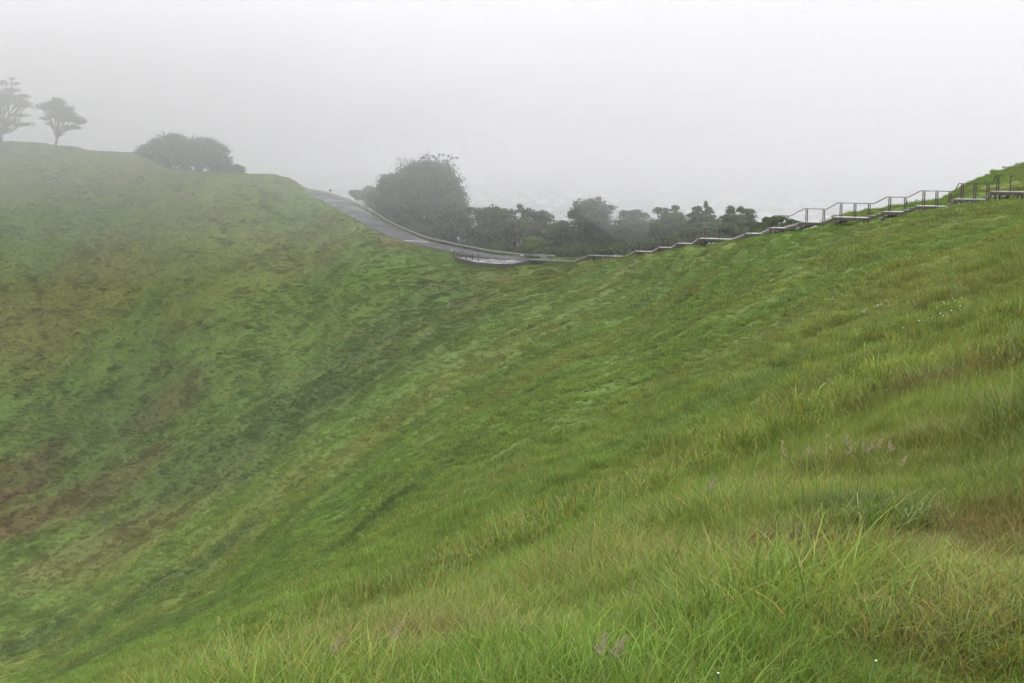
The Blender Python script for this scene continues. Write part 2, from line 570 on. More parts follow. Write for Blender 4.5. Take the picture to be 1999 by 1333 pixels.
# ------------------------------------------------------------------ materials
def mat(name, base=(.5, .5, .5), rough=.8, spec=.3, noise=None, rnoise=None, bump=None, metallic=0, coords='Object'):
    """noise: (scale, colour2, detail) ; rnoise: (scale, lo, hi) ; bump: (scale, strength, distance)"""
    m = bpy.data.materials.new(name)
    m.use_nodes = True
    t = m.node_tree
    b = t.nodes['Principled BSDF']
    b.inputs['Base Color'].default_value = (*base, 1)
    b.inputs['Roughness'].default_value = rough
    b.inputs['Specular IOR Level'].default_value = spec
    b.inputs['Metallic'].default_value = metallic
    c = t.nodes.new('ShaderNodeTexCoord')

    def nz(scale, detail=6, stretch=None):
        n = t.nodes.new('ShaderNodeTexNoise')
        n.inputs['Scale'].default_value = scale
        n.inputs['Detail'].default_value = detail
        if stretch:
            mp = t.nodes.new('ShaderNodeMapping')
            mp.inputs['Scale'].default_value = stretch
            t.links.new(c.outputs[coords], mp.inputs[0])
            t.links.new(mp.outputs[0], n.inputs['Vector'])
        else:
            t.links.new(c.outputs[coords], n.inputs['Vector'])
        return n
    if noise:
        n = nz(noise[0])
        r = t.nodes.new('ShaderNodeValToRGB')
        r.color_ramp.elements[0].position = .35
        r.color_ramp.elements[0].color = (*base, 1)
        r.color_ramp.elements[1].position = .68
        r.color_ramp.elements[1].color = (*noise[1], 1)
        t.links.new(n.outputs[0], r.inputs[0])
        t.links.new(r.outputs[0], b.inputs['Base Color'])
    if rnoise:
        n = nz(rnoise[0])
        r = t.nodes.new('ShaderNodeMapRange')
        r.inputs['From Min'].default_value = .38
        r.inputs['From Max'].default_value = .62
        r.inputs['To Min'].default_value = rnoise[1]
        r.inputs['To Max'].default_value = rnoise[2]
        t.links.new(n.outputs[0], r.inputs[0])
        t.links.new(r.outputs[0], b.inputs['Roughness'])
    if bump:
        n = nz(bump[0])
        bp = t.nodes.new('ShaderNodeBump')
        bp.inputs['Strength'].default_value = bump[1]
        bp.inputs['Distance'].default_value = bump[2]
        t.links.new(n.outputs[0], bp.inputs['Height'])
        t.links.new(bp.outputs[0], b.inputs['Normal'])
    return m


def leaf_mat(name, base, attr='leafcol', instancer=False, trans=.3, rough=.5, spec=.35, var=.0):
    m = bpy.data.materials.new(name)
    m.use_nodes = True
    t = m.node_tree
    b = t.nodes['Principled BSDF']
    o = t.nodes['Material Output']
    a = t.nodes.new('ShaderNodeAttribute')
    a.attribute_name = attr
    mul = t.nodes.new('ShaderNodeVectorMath')
    mul.operation = 'MULTIPLY'
    t.links.new(a.outputs['Color'], mul.inputs[0])
    if instancer:
        i = t.nodes.new('ShaderNodeAttribute')
        i.attribute_type = 'INSTANCER'
        i.attribute_name = 'tint'
        t.links.new(i.outputs['Color'], mul.inputs[1])
    else:
        mul.inputs[1].default_value = base
    t.links.new(mul.outputs[0], b.inputs['Base Color'])
    b.inputs['Roughness'].default_value = rough
    b.inputs['Specular IOR Level'].default_value = spec
    tr = t.nodes.new('ShaderNodeBsdfTranslucent')
    t.links.new(mul.outputs[0], tr.inputs['Color'])
    mx = t.nodes.new('ShaderNodeMixShader')
    mx.inputs[0].default_value = trans
    t.links.new(b.outputs[0], mx.inputs[1])
    t.links.new(tr.outputs[0], mx.inputs[2])
    t.links.new(mx.outputs[0], o.inputs['Surface'])
    return m


def ground_mat():
    m = bpy.data.materials.new('turf')
    m.use_nodes = True
    t = m.node_tree
    b = t.nodes['Principled BSDF']
    a = t.nodes.new('ShaderNodeAttribute')
    a.attribute_name = 'sward'
    c = t.nodes.new('ShaderNodeTexCoord')
    n = t.nodes.new('ShaderNodeTexNoise')
    n.inputs['Scale'].default_value = 2.2
    n.inputs['Detail'].default_value = 9
    n.inputs['Roughness'].default_value = .68
    t.links.new(c.outputs['Object'], n.inputs['Vector'])
    r = t.nodes.new('ShaderNodeMapRange')
    r.inputs['From Min'].default_value = .3
    r.inputs['From Max'].default_value = .7
    r.inputs['To Min'].default_value = .45
    r.inputs['To Max'].default_value = 1.15
    t.links.new(n.outputs[0], r.inputs[0])
    s = t.nodes.new('ShaderNodeVectorMath')
    s.operation = 'SCALE'
    t.links.new(a.outputs['Color'], s.inputs[0])
    t.links.new(r.outputs[0], s.inputs['Scale'])
    t.links.new(s.outputs[0], b.inputs['Base Color'])
    b.inputs['Roughness'].default_value = .85
    b.inputs['Specular IOR Level'].default_value = .2
    bp = t.nodes.new('ShaderNodeBump')
    bp.inputs['Strength'].default_value = .9
    bp.inputs['Distance'].default_value = .25
    t.links.new(n.outputs[0], bp.inputs['Height'])
    t.links.new(bp.outputs[0], b.inputs['Normal'])
    return m


M = {}
M['turf'] = ground_mat()
M['asphalt'] = mat('wet_asphalt', (.036, .036, .040), .5, .5, noise=(.35, (.062, .062, .066), 5), rnoise=(.16, .34, .85), bump=(9, .12, .01))
M['deck'] = mat('wet_deck', (.26, .25, .235), .2, .5, noise=(3, (.36, .35, .335), 4), rnoise=(1.2, .07, .26))
M['pad'] = mat('wet_concrete', (.30, .30, .30), .22, .5, noise=(.5, (.40, .40, .41), 4), rnoise=(.4, .08, .30))
M['timber'] = mat('dark_timber', (.040, .031, .026), .6, .4, noise=(4, (.10, .082, .068), 4), bump=(20, .3, .01))
M['steel'] = mat('weathered_steel', (.045, .034, .032), .6, .25, noise=(6, (.075, .058, .055), 4))
M['step'] = mat('worn_tread', (.08, .07, .06), .6, .3, noise=(4, (.16, .15, .135), 4))
M['galv'] = mat('galvanised', (.27, .275, .26), .5, .4, noise=(2, (.36, .365, .35), 4), metallic=.2)
M['concrete'] = mat('pale_concrete', (.42, .42, .40), .7, .3, noise=(1.5, (.55, .54, .51), 4))
M['paint'] = mat('white_paint', (.78, .78, .76), .5, .4, noise=(3, (.62, .62, .6), 3))
M['bark'] = mat('bark', (.045, .038, .032), .85, .2, noise=(4, (.075, .065, .055), 5), bump=(6, .5, .05))
M['leaf'] = leaf_mat('leaves', (.056, .092, .028), spec=.2, rough=.65)
M['leaf_grey'] = leaf_mat('grey_leaves', (.085, .115, .052), spec=.2, rough=.65)
M['leaf_light'] = leaf_mat('light_leaves', (.10, .17, .035), spec=.2, rough=.65)
M['grass'] = leaf_mat('grass_blades', (1, 1, 1), attr='blade', instancer=True, trans=.35, rough=.5, spec=.22)
M['seed'] = mat('seed_husk', (.27, .215, .15), .8, .2, noise=(40, (.36, .29, .21), 3))
M['petal'] = mat('petal', (.66, .66, .60), .6, .3, noise=(60, (.86, .86, .84), 3))
M['stem'] = mat('flower_stem', (.10, .17, .04), .6, .3, noise=(30, (.07, .12, .03), 3))
M['rock'] = mat('scoria', (.12, .10, .09), .9, .2, noise=(5, (.2, .17, .15), 4), bump=(8, .6, .05))
M['wall'] = mat('house_wall', (.55, .54, .50), .8, .2, noise=(.1, (.66, .65, .62), 3))
M['roof'] = mat('pale_roof', (.50, .51, .52), .6, .3, noise=(.05, (.66, .66, .66), 3))
M['roof2'] = mat('ochre_roof', (.62, .52, .36), .6, .3, noise=(.05, (.7, .62, .48), 3))
M['roof3'] = mat('rose_roof', (.60, .28, .24), .6, .3, noise=(.05, (.66, .36, .3), 3))

# ------------------------------------------------------------------ ground sheet
nP, nR = Z.shape
verts = np.stack([GX, GY, Z], -1)
RGf = np.broadcast_to(RR[None, :], Z.shape)
colr = np.ones((nP, nR, 4), np.float32)
small = RGf < 600
cc = np.zeros((nP, nR, 3))
cc[small] = sward(GX[small], GY[small])
cc[~small] = np.array([.06, .075, .045])
colr[..., :3] = cc * .66
idx = np.arange(nP * nR).reshape(nP, nR)
fa = np.stack([idx[:-1, :-1], idx[:-1, 1:], idx[1:, 1:], idx[1:, :-1]], -1).reshape(-1, 4)
wrap = np.stack([idx[-1, :-1], idx[-1, 1:], idx[0, 1:], idx[0, :-1]], -1)
# -180 and +180 are the same direction: drop the last column and stitch
fa = fa[:, ::-1]
ground = mesh_np('ground', verts.reshape(-1, 3), fa, M['turf'], smooth=True, attrs={'sward': ('FLOAT_COLOR', colr.reshape(-1, 4))})
tag(ground, kind='structure')

# ------------------------------------------------------------------ road
rv, rf = [], []
for i, p in enumerate(RD):
    d = (RD[min(i + 1, len(RD) - 1)] - RD[max(i - 1, 0)])
    d.z = 0
    d.normalize()
    n = Vector((d.y, -d.x, 0))          # the outer side: away from the crater
    for k in range(9):
        q = p + n * (k / 8 - .5) * RW
        crown = 0.05 * (1 - abs(k / 4 - 1))
        rv.append((q.x, q.y, p.z + crown))
ncr = 9
for i in range(len(RD) - 1):
    for k in range(ncr - 1):
        a = i * ncr + k
        rf.append((a, a + 1, a + ncr + 1, a + ncr))
rf = np.array(rf)
vv = np.array(rv)
road = mesh_np('road', vv, rf[:, ::-1] if False else rf, M['asphalt'], smooth=True)
tag(road, kind='structure')


def road_side(i, off):
    p = RD[i]
    d = (RD[min(i + 1, len(RD) - 1)] - RD[max(i - 1, 0)])
    d.z = 0
    d.normalize()
    return p + Vector((d.y, -d.x, 0)) * off


def road_index(u, v, d):
    q = at(u, v, d)
    return min(range(len(RD)), key=lambda i: (RD[i].xy - q.xy).length)


# row of low white wedge blocks lying across the road
i0 = road_index(808, 467, 296)
a0, a1 = road_side(i0 + 1, -2.3), road_side(i0 - 1, 2.3)
hump = empty('speed_hump', a0.lerp(a1, .5), 'low row of white wedge blocks lying across the wet road', 'speed hump')
dirv = (a1 - a0); dirv.z = 0; dirv.normalize()
nz_ = 11
for k in range(nz_):
    p, q = a0.lerp(a1, (k + .06) / nz_), a0.lerp(a1, (k + .94) / nz_)
    back = Vector((-dirv.y, dirv.x, 0)) * .22
    lo, hi = Vector((0, 0, .0)), Vector((0, 0, .12))
    mk = MB()
    b_ = back * .25
    m_ = p.lerp(q, .5)
    mk.quadbox([p - back + lo, m_ - back + lo, m_ + back + lo, p + back + lo, p - b_ + hi * .45, m_ - b_ + hi, m_ + b_ + hi, p + b_ + hi * .45])
    mk.quadbox([m_ - back + lo, q - back + lo, q + back + lo, m_ + back + lo, m_ - b_ + hi, q - b_ + hi * .45, q + b_ + hi * .45, m_ + b_ + hi])
    mk.build('block', M['paint'], hump)

# guard rail along the outer edge: W-shaped beam on short posts
gi0, gi1 = 0, road_index(672, 390, 332)
root = empty('guard_rail', road_side(gi0, RW / 2 + .5), 'long pale metal guard rail following the outer edge of the wet road', 'guard rail')
beam = MB()
GP = [road_side(i, RW / 2 + .5) for i in range(gi0, gi1 + 1)]
sect = [(-.02, .46), (.03, .50), (.03, .55), (-.03, .60), (.03, .65), (.03, .72), (-.02, .76), (-.05, .72), (-.06, .60), (-.05, .50)]
for i, p in enumerate(GP):
    d = (GP[min(i + 1, len(GP) - 1)] - GP[max(i - 1, 0)]); d.z = 0; d.normalize()
    n = Vector((d.y, -d.x, 0))
    for (sx, sz) in sect:
        q = p - n * sx * 1.6
        beam.v.append((q.x, q.y, p.z + sz + .02))
ns = len(sect)
for i in range(len(GP) - 1):
    for k in range(ns):
        k2 = (k + 1) % ns
        beam.f.append((i * ns + k, i * ns + k2, (i + 1) * ns + k2, (i + 1) * ns + k))
beam.build('rail', M['galv'], root)
for i in range(1, len(GP), 3):
    p = GP[i]
    pm = MB()
    pm.bar((p.x + .12, p.y + .12, p.z - .4), (p.x + .12, p.y + .12, p.z + .70), .16, .16)
    pm.build('post', M['timber'], root)

# low pale concrete wall on the bend beyond the guard rail
gj0, gj1 = gi1 + 1, len(RD) - 12
wl = MB()
WP = [road_side(i, RW / 2 + .5) for i in range(gj0, gj1)]
for i, p in enumerate(WP):
    d = (WP[min(i + 1, len(WP) - 1)] - WP[max(i - 1, 0)]); d.z = 0; d.normalize()
    n = Vector((d.y, -d.x, 0))
    for (sx, sz) in ((-.18, -.5), (-.14, .62), (-.08, .68), (.08, .68), (.14, .62), (.18, -.5)):
        q = p + n * sx
        wl.v.append((q.x, q.y, p.z + sz))
for i in range(len(WP) - 1):
    for k in range(6):
        k2 = (k + 1) % 6
        wl.f.append((i * 6 + k, i * 6 + k2, (i + 1) * 6 + k2, (i + 1) * 6 + k))
wl.f.append((0, 1, 2, 3, 4, 5))
wl.f.append(tuple((len(WP) - 1) * 6 + k for k in (5, 4, 3, 2, 1, 0)))
tag(wl.build('roadside_wall', M['concrete']), 'low pale concrete wall edging the top bend of the road', 'wall')


# ------------------------------------------------------------------ platform at the saddle
def plane_pt(u, v, z):
    p = at(u, v, 100)
    k = (z - EYE) / (p.z - EYE)
    return Vector((p.x * k, 100 * k, z))


front = [(889, 501.5), (905, 507), (930, 512.6), (962, 515.5), (1000, 516), (1022, 511.5), (1035, 510)]
backp = [(1030, 505.5), (985, 501.5), (935, 497.5), (905, 496.5)]
poly = [plane_pt(u, v, PADZ) for u, v in front] + [plane_pt(u, v, PADZ) for u, v in backp]
# level the ground under it
px = np.array([p.x for p in poly]); py = np.array([p.y for p in poly])
sel = (GY > 245) & (GY < 300) & (GX > -20) & (GX < 10)
gx, gy = GX[sel], GY[sel]
inside = np.zeros(gx.shape, bool)
j = len(px) - 1
for i in range(len(px)):
    cnd = ((py[i] > gy) != (py[j] > gy)) & (gx < (px[j] - px[i]) * (gy - py[i]) / (py[j] - py[i] + 1e-9) + px[i])
    inside ^= cnd
    j = i
zz = Z[sel]
zz = np.where(inside, np.minimum(zz, PADZ - .35), zz)
fd = np.full(gx.shape, 1e9)
for a_, b_ in zip(poly[:6], poly[1:7]):
    ab = np.array([b_.x - a_.x, b_.y - a_.y]); L2 = (ab ** 2).sum()
    tt_ = np.clip(((gx - a_.x) * ab[0] + (gy - a_.y) * ab[1]) / L2, 0, 1)
    fd = np.minimum(fd, np.hypot(gx - a_.x - tt_ * ab[0], gy - a_.y - tt_ * ab[1]))
zz = np.where(~inside, np.where(zz > PADZ - .95 - .12 * fd, zz * sstep(4, 9, fd) + (PADZ - .95 - .12 * fd) * (1 - sstep(4, 9, fd)), zz), zz)
behind = (~inside) & (gy > np.interp(gx, [p.x for p in poly[:7]], [p.y for p in poly[:7]]) + 1.5)
zz = np.where(behind, Z[sel], zz)
Z[sel] = zz
me = ground.data
co = np.stack([GX, GY, Z], -1).reshape(-1, 3).astype(np.float32)
me.vertices.foreach_set('co', co.ravel())
me.update()
proot = empty('viewing_platform', Vector((poly[3].x, poly[3].y, PADZ - .6)), 'wide pale wet platform with dark edge at the low point of the crater rim', 'platform')
pb = MB()
pb.prism(poly, PADZ - .08, PADZ)
pb.build('deck', M['pad'], proot)
fb = MB()
fr = poly[:7]
for a, b in zip(fr[:-1], fr[1:]):
    n = Vector(((b - a).y, -(b - a).x, 0)).normalized() * .07
    fb.quadbox([Vector((a.x, a.y, PADZ - 1.4)) + n, Vector((b.x, b.y, PADZ - 1.4)) + n, Vector((b.x, b.y, PADZ - 1.4)) - n * .02, Vector((a.x, a.y, PADZ - 1.4)) - n * .02,
                Vector((a.x, a.y, PADZ + .10)) + n, Vector((b.x, b.y, PADZ + .10)) + n, Vector((b.x, b.y, PADZ + .10)) - n * .02, Vector((a.x, a.y, PADZ + .10)) - n * .02])
fb.build('fascia', M['timber'], proot)

# posts and wires of the fence on the platform's left end
fz = PADZ
fence_root = empty('post_fence', plane_pt(898, 503, fz), 'short fence of dark timber posts on the left end of the platform', 'fence')
fposts = [(886, 501.0, 1.35, .16), (898, 503.0, 1.15, .22), (902.5, 502.0, 1.45, .10), (910, 505.0, 1.2, .22), (917.3, 504.5, 1.3, .10), (922, 506.5, 1.15, .24), (934, 511, 1.65, .12)]
tops = []
for (u, v, h, wd) in fposts:
    p = plane_pt(u, v, fz)
    b = MB()
    b.bar((p.x, p.y, fz - .5), (p.x, p.y, fz + h), wd * 1.25, wd * 1.25)
    b.build('post', M['timber'], fence_root, bevel=.015)
    tops.append((p, h))
for hh in (.35, .65, .95):
    for (pa, ha), (pc, hc) in zip(tops[:-1], tops[1:]):
        b = MB()
        b.tube([(pa.x, pa.y, fz + hh), (pc.x, pc.y, fz + hh)], [.018, .018], 6)
        b.build('wire', M['steel'], fence_root)

# low bench beside the fence, with a pale sign board behind it
bp_ = hit(884, 502.5)
broot = empty('bench', bp_, 'low dark timber bench on the grass beside the platform fence', 'bench')
z0 = max(gz(bp_.x, bp_.y), fz)
b = MB(); b.bar((bp_.x - 1.0, bp_.y + .4, z0 + .45), (bp_.x + 1.2, bp_.y - .1, z0 + .50), .45, .09); b.build('seat', M['timber'], broot)
for k in (-.75, .85):
    b = MB(); b.bar((bp_.x + k, bp_.y + .2 - .12 * k, z0 - .4), (bp_.x + k, bp_.y + .2 - .12 * k, z0 + .40), .14, .14); b.build('leg', M['timber'], broot)
sp = Vector((bp_.x - .05, bp_.y + 1.1, z0))
sroot = empty('sign', sp, 'small pale notice board standing just behind the low bench', 'sign')
b = MB(); b.bar((sp.x - .28, sp.y, z0 + .8), (sp.x + .28, sp.y, z0 + .8), .05, .34); b.build('panel', M['concrete'], sroot)
for k in (-.22, .22):
    b = MB(); b.bar((sp.x + k, sp.y + .06, z0 - .4), (sp.x + k, sp.y + .06, z0 + .55), .08, .08); b.build('post', M['timber'], sroot)

# lone marker post on the grass at the end of the left bank
mp_ = hit(742, 479)
b = MB(); b.tube([mp_ + Vector((0, 0, -.3)), mp_ + Vector((-.06, 0, 1.0)), mp_ + Vector((-.08, 0, 1.65))], [.09, .085, .08], 8)
tag(b.build('marker_post', M['timber'], smooth=False), 'thin dark timber post standing alone where the left bank meets the road', 'post')

# ------------------------------------------------------------------ boardwalk: landings joined by short flights of steps
bw = empty('boardwalk', at(*[(LAND[9][0] + LAND[9][1]) / 2, 424, 101.5]), 'stepped dark timber boardwalk with handrail climbing the right rim of the crater', 'boardwalk')
rail_pts = []
for k, (a, c) in enumerate(ends):
    dr = (c - a).normalized()
    side = Vector((-dr.y, dr.x, 0))              # towards the far side
    dk = MB()
    # planks across, on a closed board surface with thin gaps
    ln = (c - a).length
    npl = max(3, int(ln / .30))
    for i in range(npl):
        p = a + dr * (ln * i / npl)
        q = a + dr * (ln * (i + 1) / npl - .012)
        dk.quadbox([p + Vector((0, 0, -.045)), q + Vector((0, 0, -.045)), q + side * WID + Vector((0, 0, -.045)), p + side * WID + Vector((0, 0, -.045)),
                    p, q, q + side * WID, p + side * WID])
    dk.build('landing', M['deck'], bw)
    fr_ = MB()
    for s in (.03, WID - .03):
        fr_.bar(a + side * s + Vector((0, 0, -.15)), c + side * s + Vector((0, 0, -.15)), .06, .20)
    fr_.bar(a + Vector((0, 0, -.15)), a + side * WID + Vector((0, 0, -.15)), .06, .20)
    fr_.bar(c + Vector((0, 0, -.15)), c + side * WID + Vector((0, 0, -.15)), .06, .20)
    fr_.build('edge_beam', M['timber'], bw)
    np_ = max(2, int(ln / 1.5) + 1)
    for i in range(np_):
        t = .08 + .84 * i / (np_ - 1)
        for s in (.09, WID - .09):
            p = a + dr * ln * t + side * s
            g = gz(p.x, p.y)
            if p.z - g > .28 and (i in (0, np_ - 1) or ln > 3):
                b = MB(); b.bar((p.x, p.y, g - .3), (p.x, p.y, p.z - .252), .11, .11); b.build('support_post', M['timber'], bw)
    # handrail posts in close pairs on the far side
    if k >= 1:
        nr = 2 if ln < 1.8 else 3
        last = k == len(ends) - 1
        for i in range(2 if last else nr):
            t = (.01, .27)[i] if last else .06 + .84 * i / (nr - 1)
            for off in ((0,) if last and i else (0, .13)):
                p = a + dr * (ln * t + off) + side * (WID - .04)
                b = MB(); b.bar((p.x, p.y, p.z - .25), (p.x, p.y, p.z + .96), .06, .08); b.build('rail_post', M['steel'], bw)
        rail_pts.append(a + side * (WID - .04) + Vector((0, 0, 1.0)) - dr * .05)
        rail_pts.append((a + dr * .45 if last else c + dr * .15) + side * (WID - .04) + Vector((0, 0, 1.0)))
        if last:
            p = a + dr * ln * .27 + side * (WID - .04) + Vector((0, 0, .99))
            b = MB(); b.bar(p - dr * .05, p + dr * .35, .05, .05); b.build('rail_cap', M['steel'], bw)
    # flight up to the next landing
    if k + 1 < len(ends):
        a2 = ends[k + 1][0]
        dz = a2.z - c.z
        n = max(3, int(round(dz / .17)))
        st = MB(); sg = MB()
        dd = (a2 - c); dd.z = 0
        run = dd.length
        d2 = dd.normalized()
        s2 = Vector((-d2.y, d2.x, 0))
        for i in range(n - 1):
            zt = c.z + dz * (i + 1) / n
            p0 = c + d2 * (run * (i + .05) / (n - 1)); q0 = c + d2 * (run * (i + .98) / (n - 1))
            p0.z = q0.z = zt
            dn = Vector((0, 0, -.05))
            st.quadbox([p0 + dn, q0 + dn, q0 + s2 * WID + dn, p0 + s2 * WID + dn, p0, q0, q0 + s2 * WID, p0 + s2 * WID])
        st.build('steps', M['step'], bw)
        for s in (.05, WID - .05):
            sg.bar(c + s2 * s + Vector((0, 0, -.16)), a2 + s2 * s + Vector((0, 0, -.22)), .055, .20)
        sg.build('stringer', M['timber'], bw)
hr = MB()
for p, q in zip(rail_pts[:-1], rail_pts[1:]):
    hr.bar(p, q, .048, .048)
hr.build('handrail', M['steel'], bw)


# ------------------------------------------------------------------ trees
def leaves(lobes, count, size, seed, flat=1.0, sub=26, tight=.30):
    """leaf quads clustered in sub-clumps over the lobes (centre, radii)"""
    r = np.random.default_rng(seed)
    vol = np.array([(rx * ry * rz) ** (2 / 3) for c, (rx, ry, rz) in lobes])
    V, C = [], []
    for (c, rad), share in zip(lobes, vol / vol.sum()):
        n = max(60, int(count * share))
        rad = np.array(rad)
        # sub-clumps near the lobe surface
        d = r.normal(size=(sub, 3)); d /= np.linalg.norm(d, axis=1)[:, None]
        d[:, 2] = np.where(d[:, 2] < -.5, -d[:, 2], d[:, 2])
        cc_ = np.array(c) + d * rad * r.uniform(.55, 1.02, (sub, 1))
        tone = r.uniform(.75, 1.3, sub)
        k = r.integers(0, sub, n)
        off = r.normal(size=(n, 3)) * (rad * tight) * np.array([1, 1, .62 * flat]) * np.where(r.random((n, 1)) < .08, 1.35, .8)
        p = cc_[k] + off
        inner = r.random(n) < .22
        dv = r.normal(size=(n, 3)); dv /= np.linalg.norm(dv, axis=1)[:, None]
        p[inner] = (np.array(c) + dv * rad * r.uniform(.2, .8, (n, 1)))[inner]
        subc = cc_[k] - np.array(c)
        nrm = r.normal(size=(n, 3)) * .32 + (p - np.array(c)) / rad * .5 + off / (rad * tight) * .45 + np.array([0, 0, .55])
        nrm /= np.linalg.norm(nrm, axis=1)[:, None]
        ax = np.cross(nrm, r.normal(size=(n, 3))); ax /= np.linalg.norm(ax, axis=1)[:, None] + 1e-9
        ay = np.cross(nrm, ax)
        s = size * r.uniform(.55, 1.35, (n, 1))
        quad = np.stack([p - ax * s, p + ay * s * .55, p + ax * s, p - ay * s * .55], 1)
        V.append(quad.reshape(-1, 3))
        col = (tone[k] * r.uniform(.9, 1.12, n))[:, None] * np.stack([r.uniform(.9, 1.15, n), np.ones(n), r.uniform(.85, 1.1, n)], 1)
        C.append(np.repeat(np.concatenate([col, np.ones((n, 1))], 1), 4, axis=0))
    V = np.concatenate(V); C = np.concatenate(C)
    Fc = np.arange(len(V)).reshape(-1, 4)
    return V, Fc, C


def tree(name, label, cat, group, d, lobes_px, trunk_px, mat_='leaf', count=6000, size=.26, seed=0, depth=1.0, flat=1.0, sub=26, tight=.30, stems=1, trunk_r=.3, sink=True, skirt=False):
    """lobes_px: (u, v, ru, rv[, depth offset in m]) ; trunk_px: (u, v) foot, v is where it stands"""
    tu, tv = trunk_px
    foot = at(tu, tv, d)
    if sink: foot.z = min(foot.z, gz(foot.x, foot.y)) - .3
    r = random.Random(seed)
    root = empty(name, foot, label, cat, group)
    k = d / F
    lobes = []
    for q in lobes_px:
        u, v, ru, rv = q[:4]
        do = q[4] if len(q) > 4 else 0
        c = at(u, v, d + do)
        lobes.append((tuple(c), (ru * k, ru * k * depth, rv * k)))
        if ru * k > 1.6:                 # the same crown has body towards and away from the road
            for sg in (-1, 1):
                lobes.append(((c.x + r.uniform(-.35, .35) * ru * k, c.y + sg * ru * k * .8 * depth, c.z - rv * k * r.uniform(.1, .4)), (ru * k * .75, ru * k * .7 * depth, rv * k * .75)))
    if skirt:
        us = [q[0] for q in lobes_px]; wpx = (max(us) - min(us)) / 2 + 14
        um = (max(us) + min(us)) / 2
        vb = tv - 6
        vt = sum(q[1] for q in lobes_px) / len(lobes_px)
        for t_ in (-.8, -.4, 0, .4, .8):
            c = at(um + t_ * wpx, vb - (vb - vt) * (.30 if abs(t_) > .6 else .42), d + r.uniform(-1.5, 1.0))
            lobes.append((tuple(c), (wpx * .34 * k, wpx * .34 * k, (vb - vt) * .5 * k)))
    V, Fc, C = leaves(lobes, int(count * (1.9 if skirt else 1.6)), size * 1.1, seed, flat, sub, tight)
    V = V - np.array(foot)[None]
    mesh_np('crown', V, Fc, M[mat_], root, attrs={'leafcol': ('FLOAT_COLOR', C)})
    tb = MB()
    main = [l for l in lobes]
    ctr = sum((Vector(l[0]) for l in main), Vector()) / len(main)
    H = ctr.z - foot.z
    for s in range(stems):
        o = Vector((r.uniform(-.5, .5) * (stems > 1), r.uniform(-.5, .5) * (stems > 1), 0))
        p0 = foot + o
        fork = foot + o + Vector(((ctr.x - foot.x) * .25 + r.uniform(-.3, .3), (ctr.y - foot.y) * .25, H * (.38 if stems == 1 else .3)))
        tb.tube([p0, p0.lerp(fork, .12) , p0.lerp(fork, .55) + Vector((r.uniform(-.12, .12), 0, 0)), fork], [trunk_r * 1.6, trunk_r * 1.05, trunk_r * .9, trunk_r * .8], 8)
        for i, (c, rad) in enumerate(main):
            if i % stems != s: continue
            c = Vector(c)
            mid = fork.lerp(c, .5) + Vector((r.uniform(-.1, .1) * H, r.uniform(-.1, .1) * H * .6, r.uniform(-.12, .10) * H))
            start = fork.lerp(p0, r.uniform(0, .28))
            tb.tube([start, start.lerp(mid, .5) + Vector((r.uniform(-.03, .03) * H, 0, H * r.uniform(-.01, .07))), mid, c, c + Vector((r.uniform(-.3, .3) * rad[0], 0, rad[2] * .5))],
                    [trunk_r * .55, trunk_r * .42, trunk_r * .3, trunk_r * .16, trunk_r * .06], 6)
            for q in range(2):
                e2 = c + Vector((r.uniform(-.7, .7) * rad[0], r.uniform(-.6, .6) * rad[1], r.uniform(0, .6) * rad[2]))
                tb.tube([mid, mid.lerp(e2, .6) + Vector((0, 0, -.1)), e2], [trunk_r * .24, trunk_r * .15, trunk_r * .05], 5)
    tb.build('trunk', M['bark'], root, smooth=True)
    return root


G1 = 'trees on the misty knoll'
G2 = 'trees behind the road and boardwalk'
tree('tree', 'tall faint tree cut by the left edge of the view, on the knoll', 'tree', G1, 378,
     [(-25, 195, 35, 18), (10, 190, 26, 11), (32, 200, 20, 9), (44, 188, 14, 5), (20, 176, 14, 6), (30, 164, 8, 4), (4, 162, 12, 6), (24, 154, 5, 3), (52, 206, 14, 6), (12, 238, 20, 9), (46, 243, 18, 5), (38, 225, 14, 4), (-30, 235, 30, 10), (-60, 215, 30, 14), (14, 255, 9, 4)],
     (1, 279), count=5000, size=.26, seed=1, depth=.9, flat=.6, trunk_r=.42, sub=22, tight=.46)
tree('tree', 'smaller faint tree with one slim trunk and lopsided crown on the knoll', 'tree', G1, 371,
     [(110, 208, 20, 13), (88, 209, 17, 8), (112, 198, 12, 7), (130, 217, 16, 11), (113, 225, 18, 13), (140, 232, 18, 9), (157, 238, 12, 6), (88, 232, 10, 4), (150, 250, 10, 4), (134, 248, 13, 5), (96, 242, 9, 3)],
     (108, 283), count=5200, size=.24, seed=2, depth=.9, flat=.6, trunk_r=.34, sub=22, tight=.42)
tree('broadleaf_tree', 'rounded dark grey tree at the foot of the knoll, leftmost of its clump', 'tree', 'clump of trees below the knoll', 358,
     [(325, 282, 30, 20), (298, 295, 24, 16), (340, 270, 20, 12), (318, 300, 34, 26), (350, 292, 24, 26), (275, 296, 12, 8)], (325, 345), count=9000, size=.27, seed=3, skirt=True, trunk_r=.4, stems=2)
tree('broadleaf_tree', 'wide crowned middle tree of the clump below the knoll', 'tree', 'clump of trees below the knoll', 362,
     [(380, 288, 30, 20), (400, 282, 26, 14), (370, 305, 32, 26), (405, 305, 30, 24), (425, 292, 18, 14)], (385, 348), count=9000, size=.27, seed=4, skirt=True, trunk_r=.4, stems=2)
tree('broadleaf_tree', 'loose ragged tree ending the clump below the knoll on its low side', 'tree', 'clump of trees below the knoll', 354,
     [(432, 306, 18, 16), (440, 322, 14, 10), (425, 322, 20, 16), (452, 330, 9, 6), (462, 324, 6, 4)], (435, 345), count=3800, size=.25, seed=5, skirt=True, trunk_r=.25, stems=2)
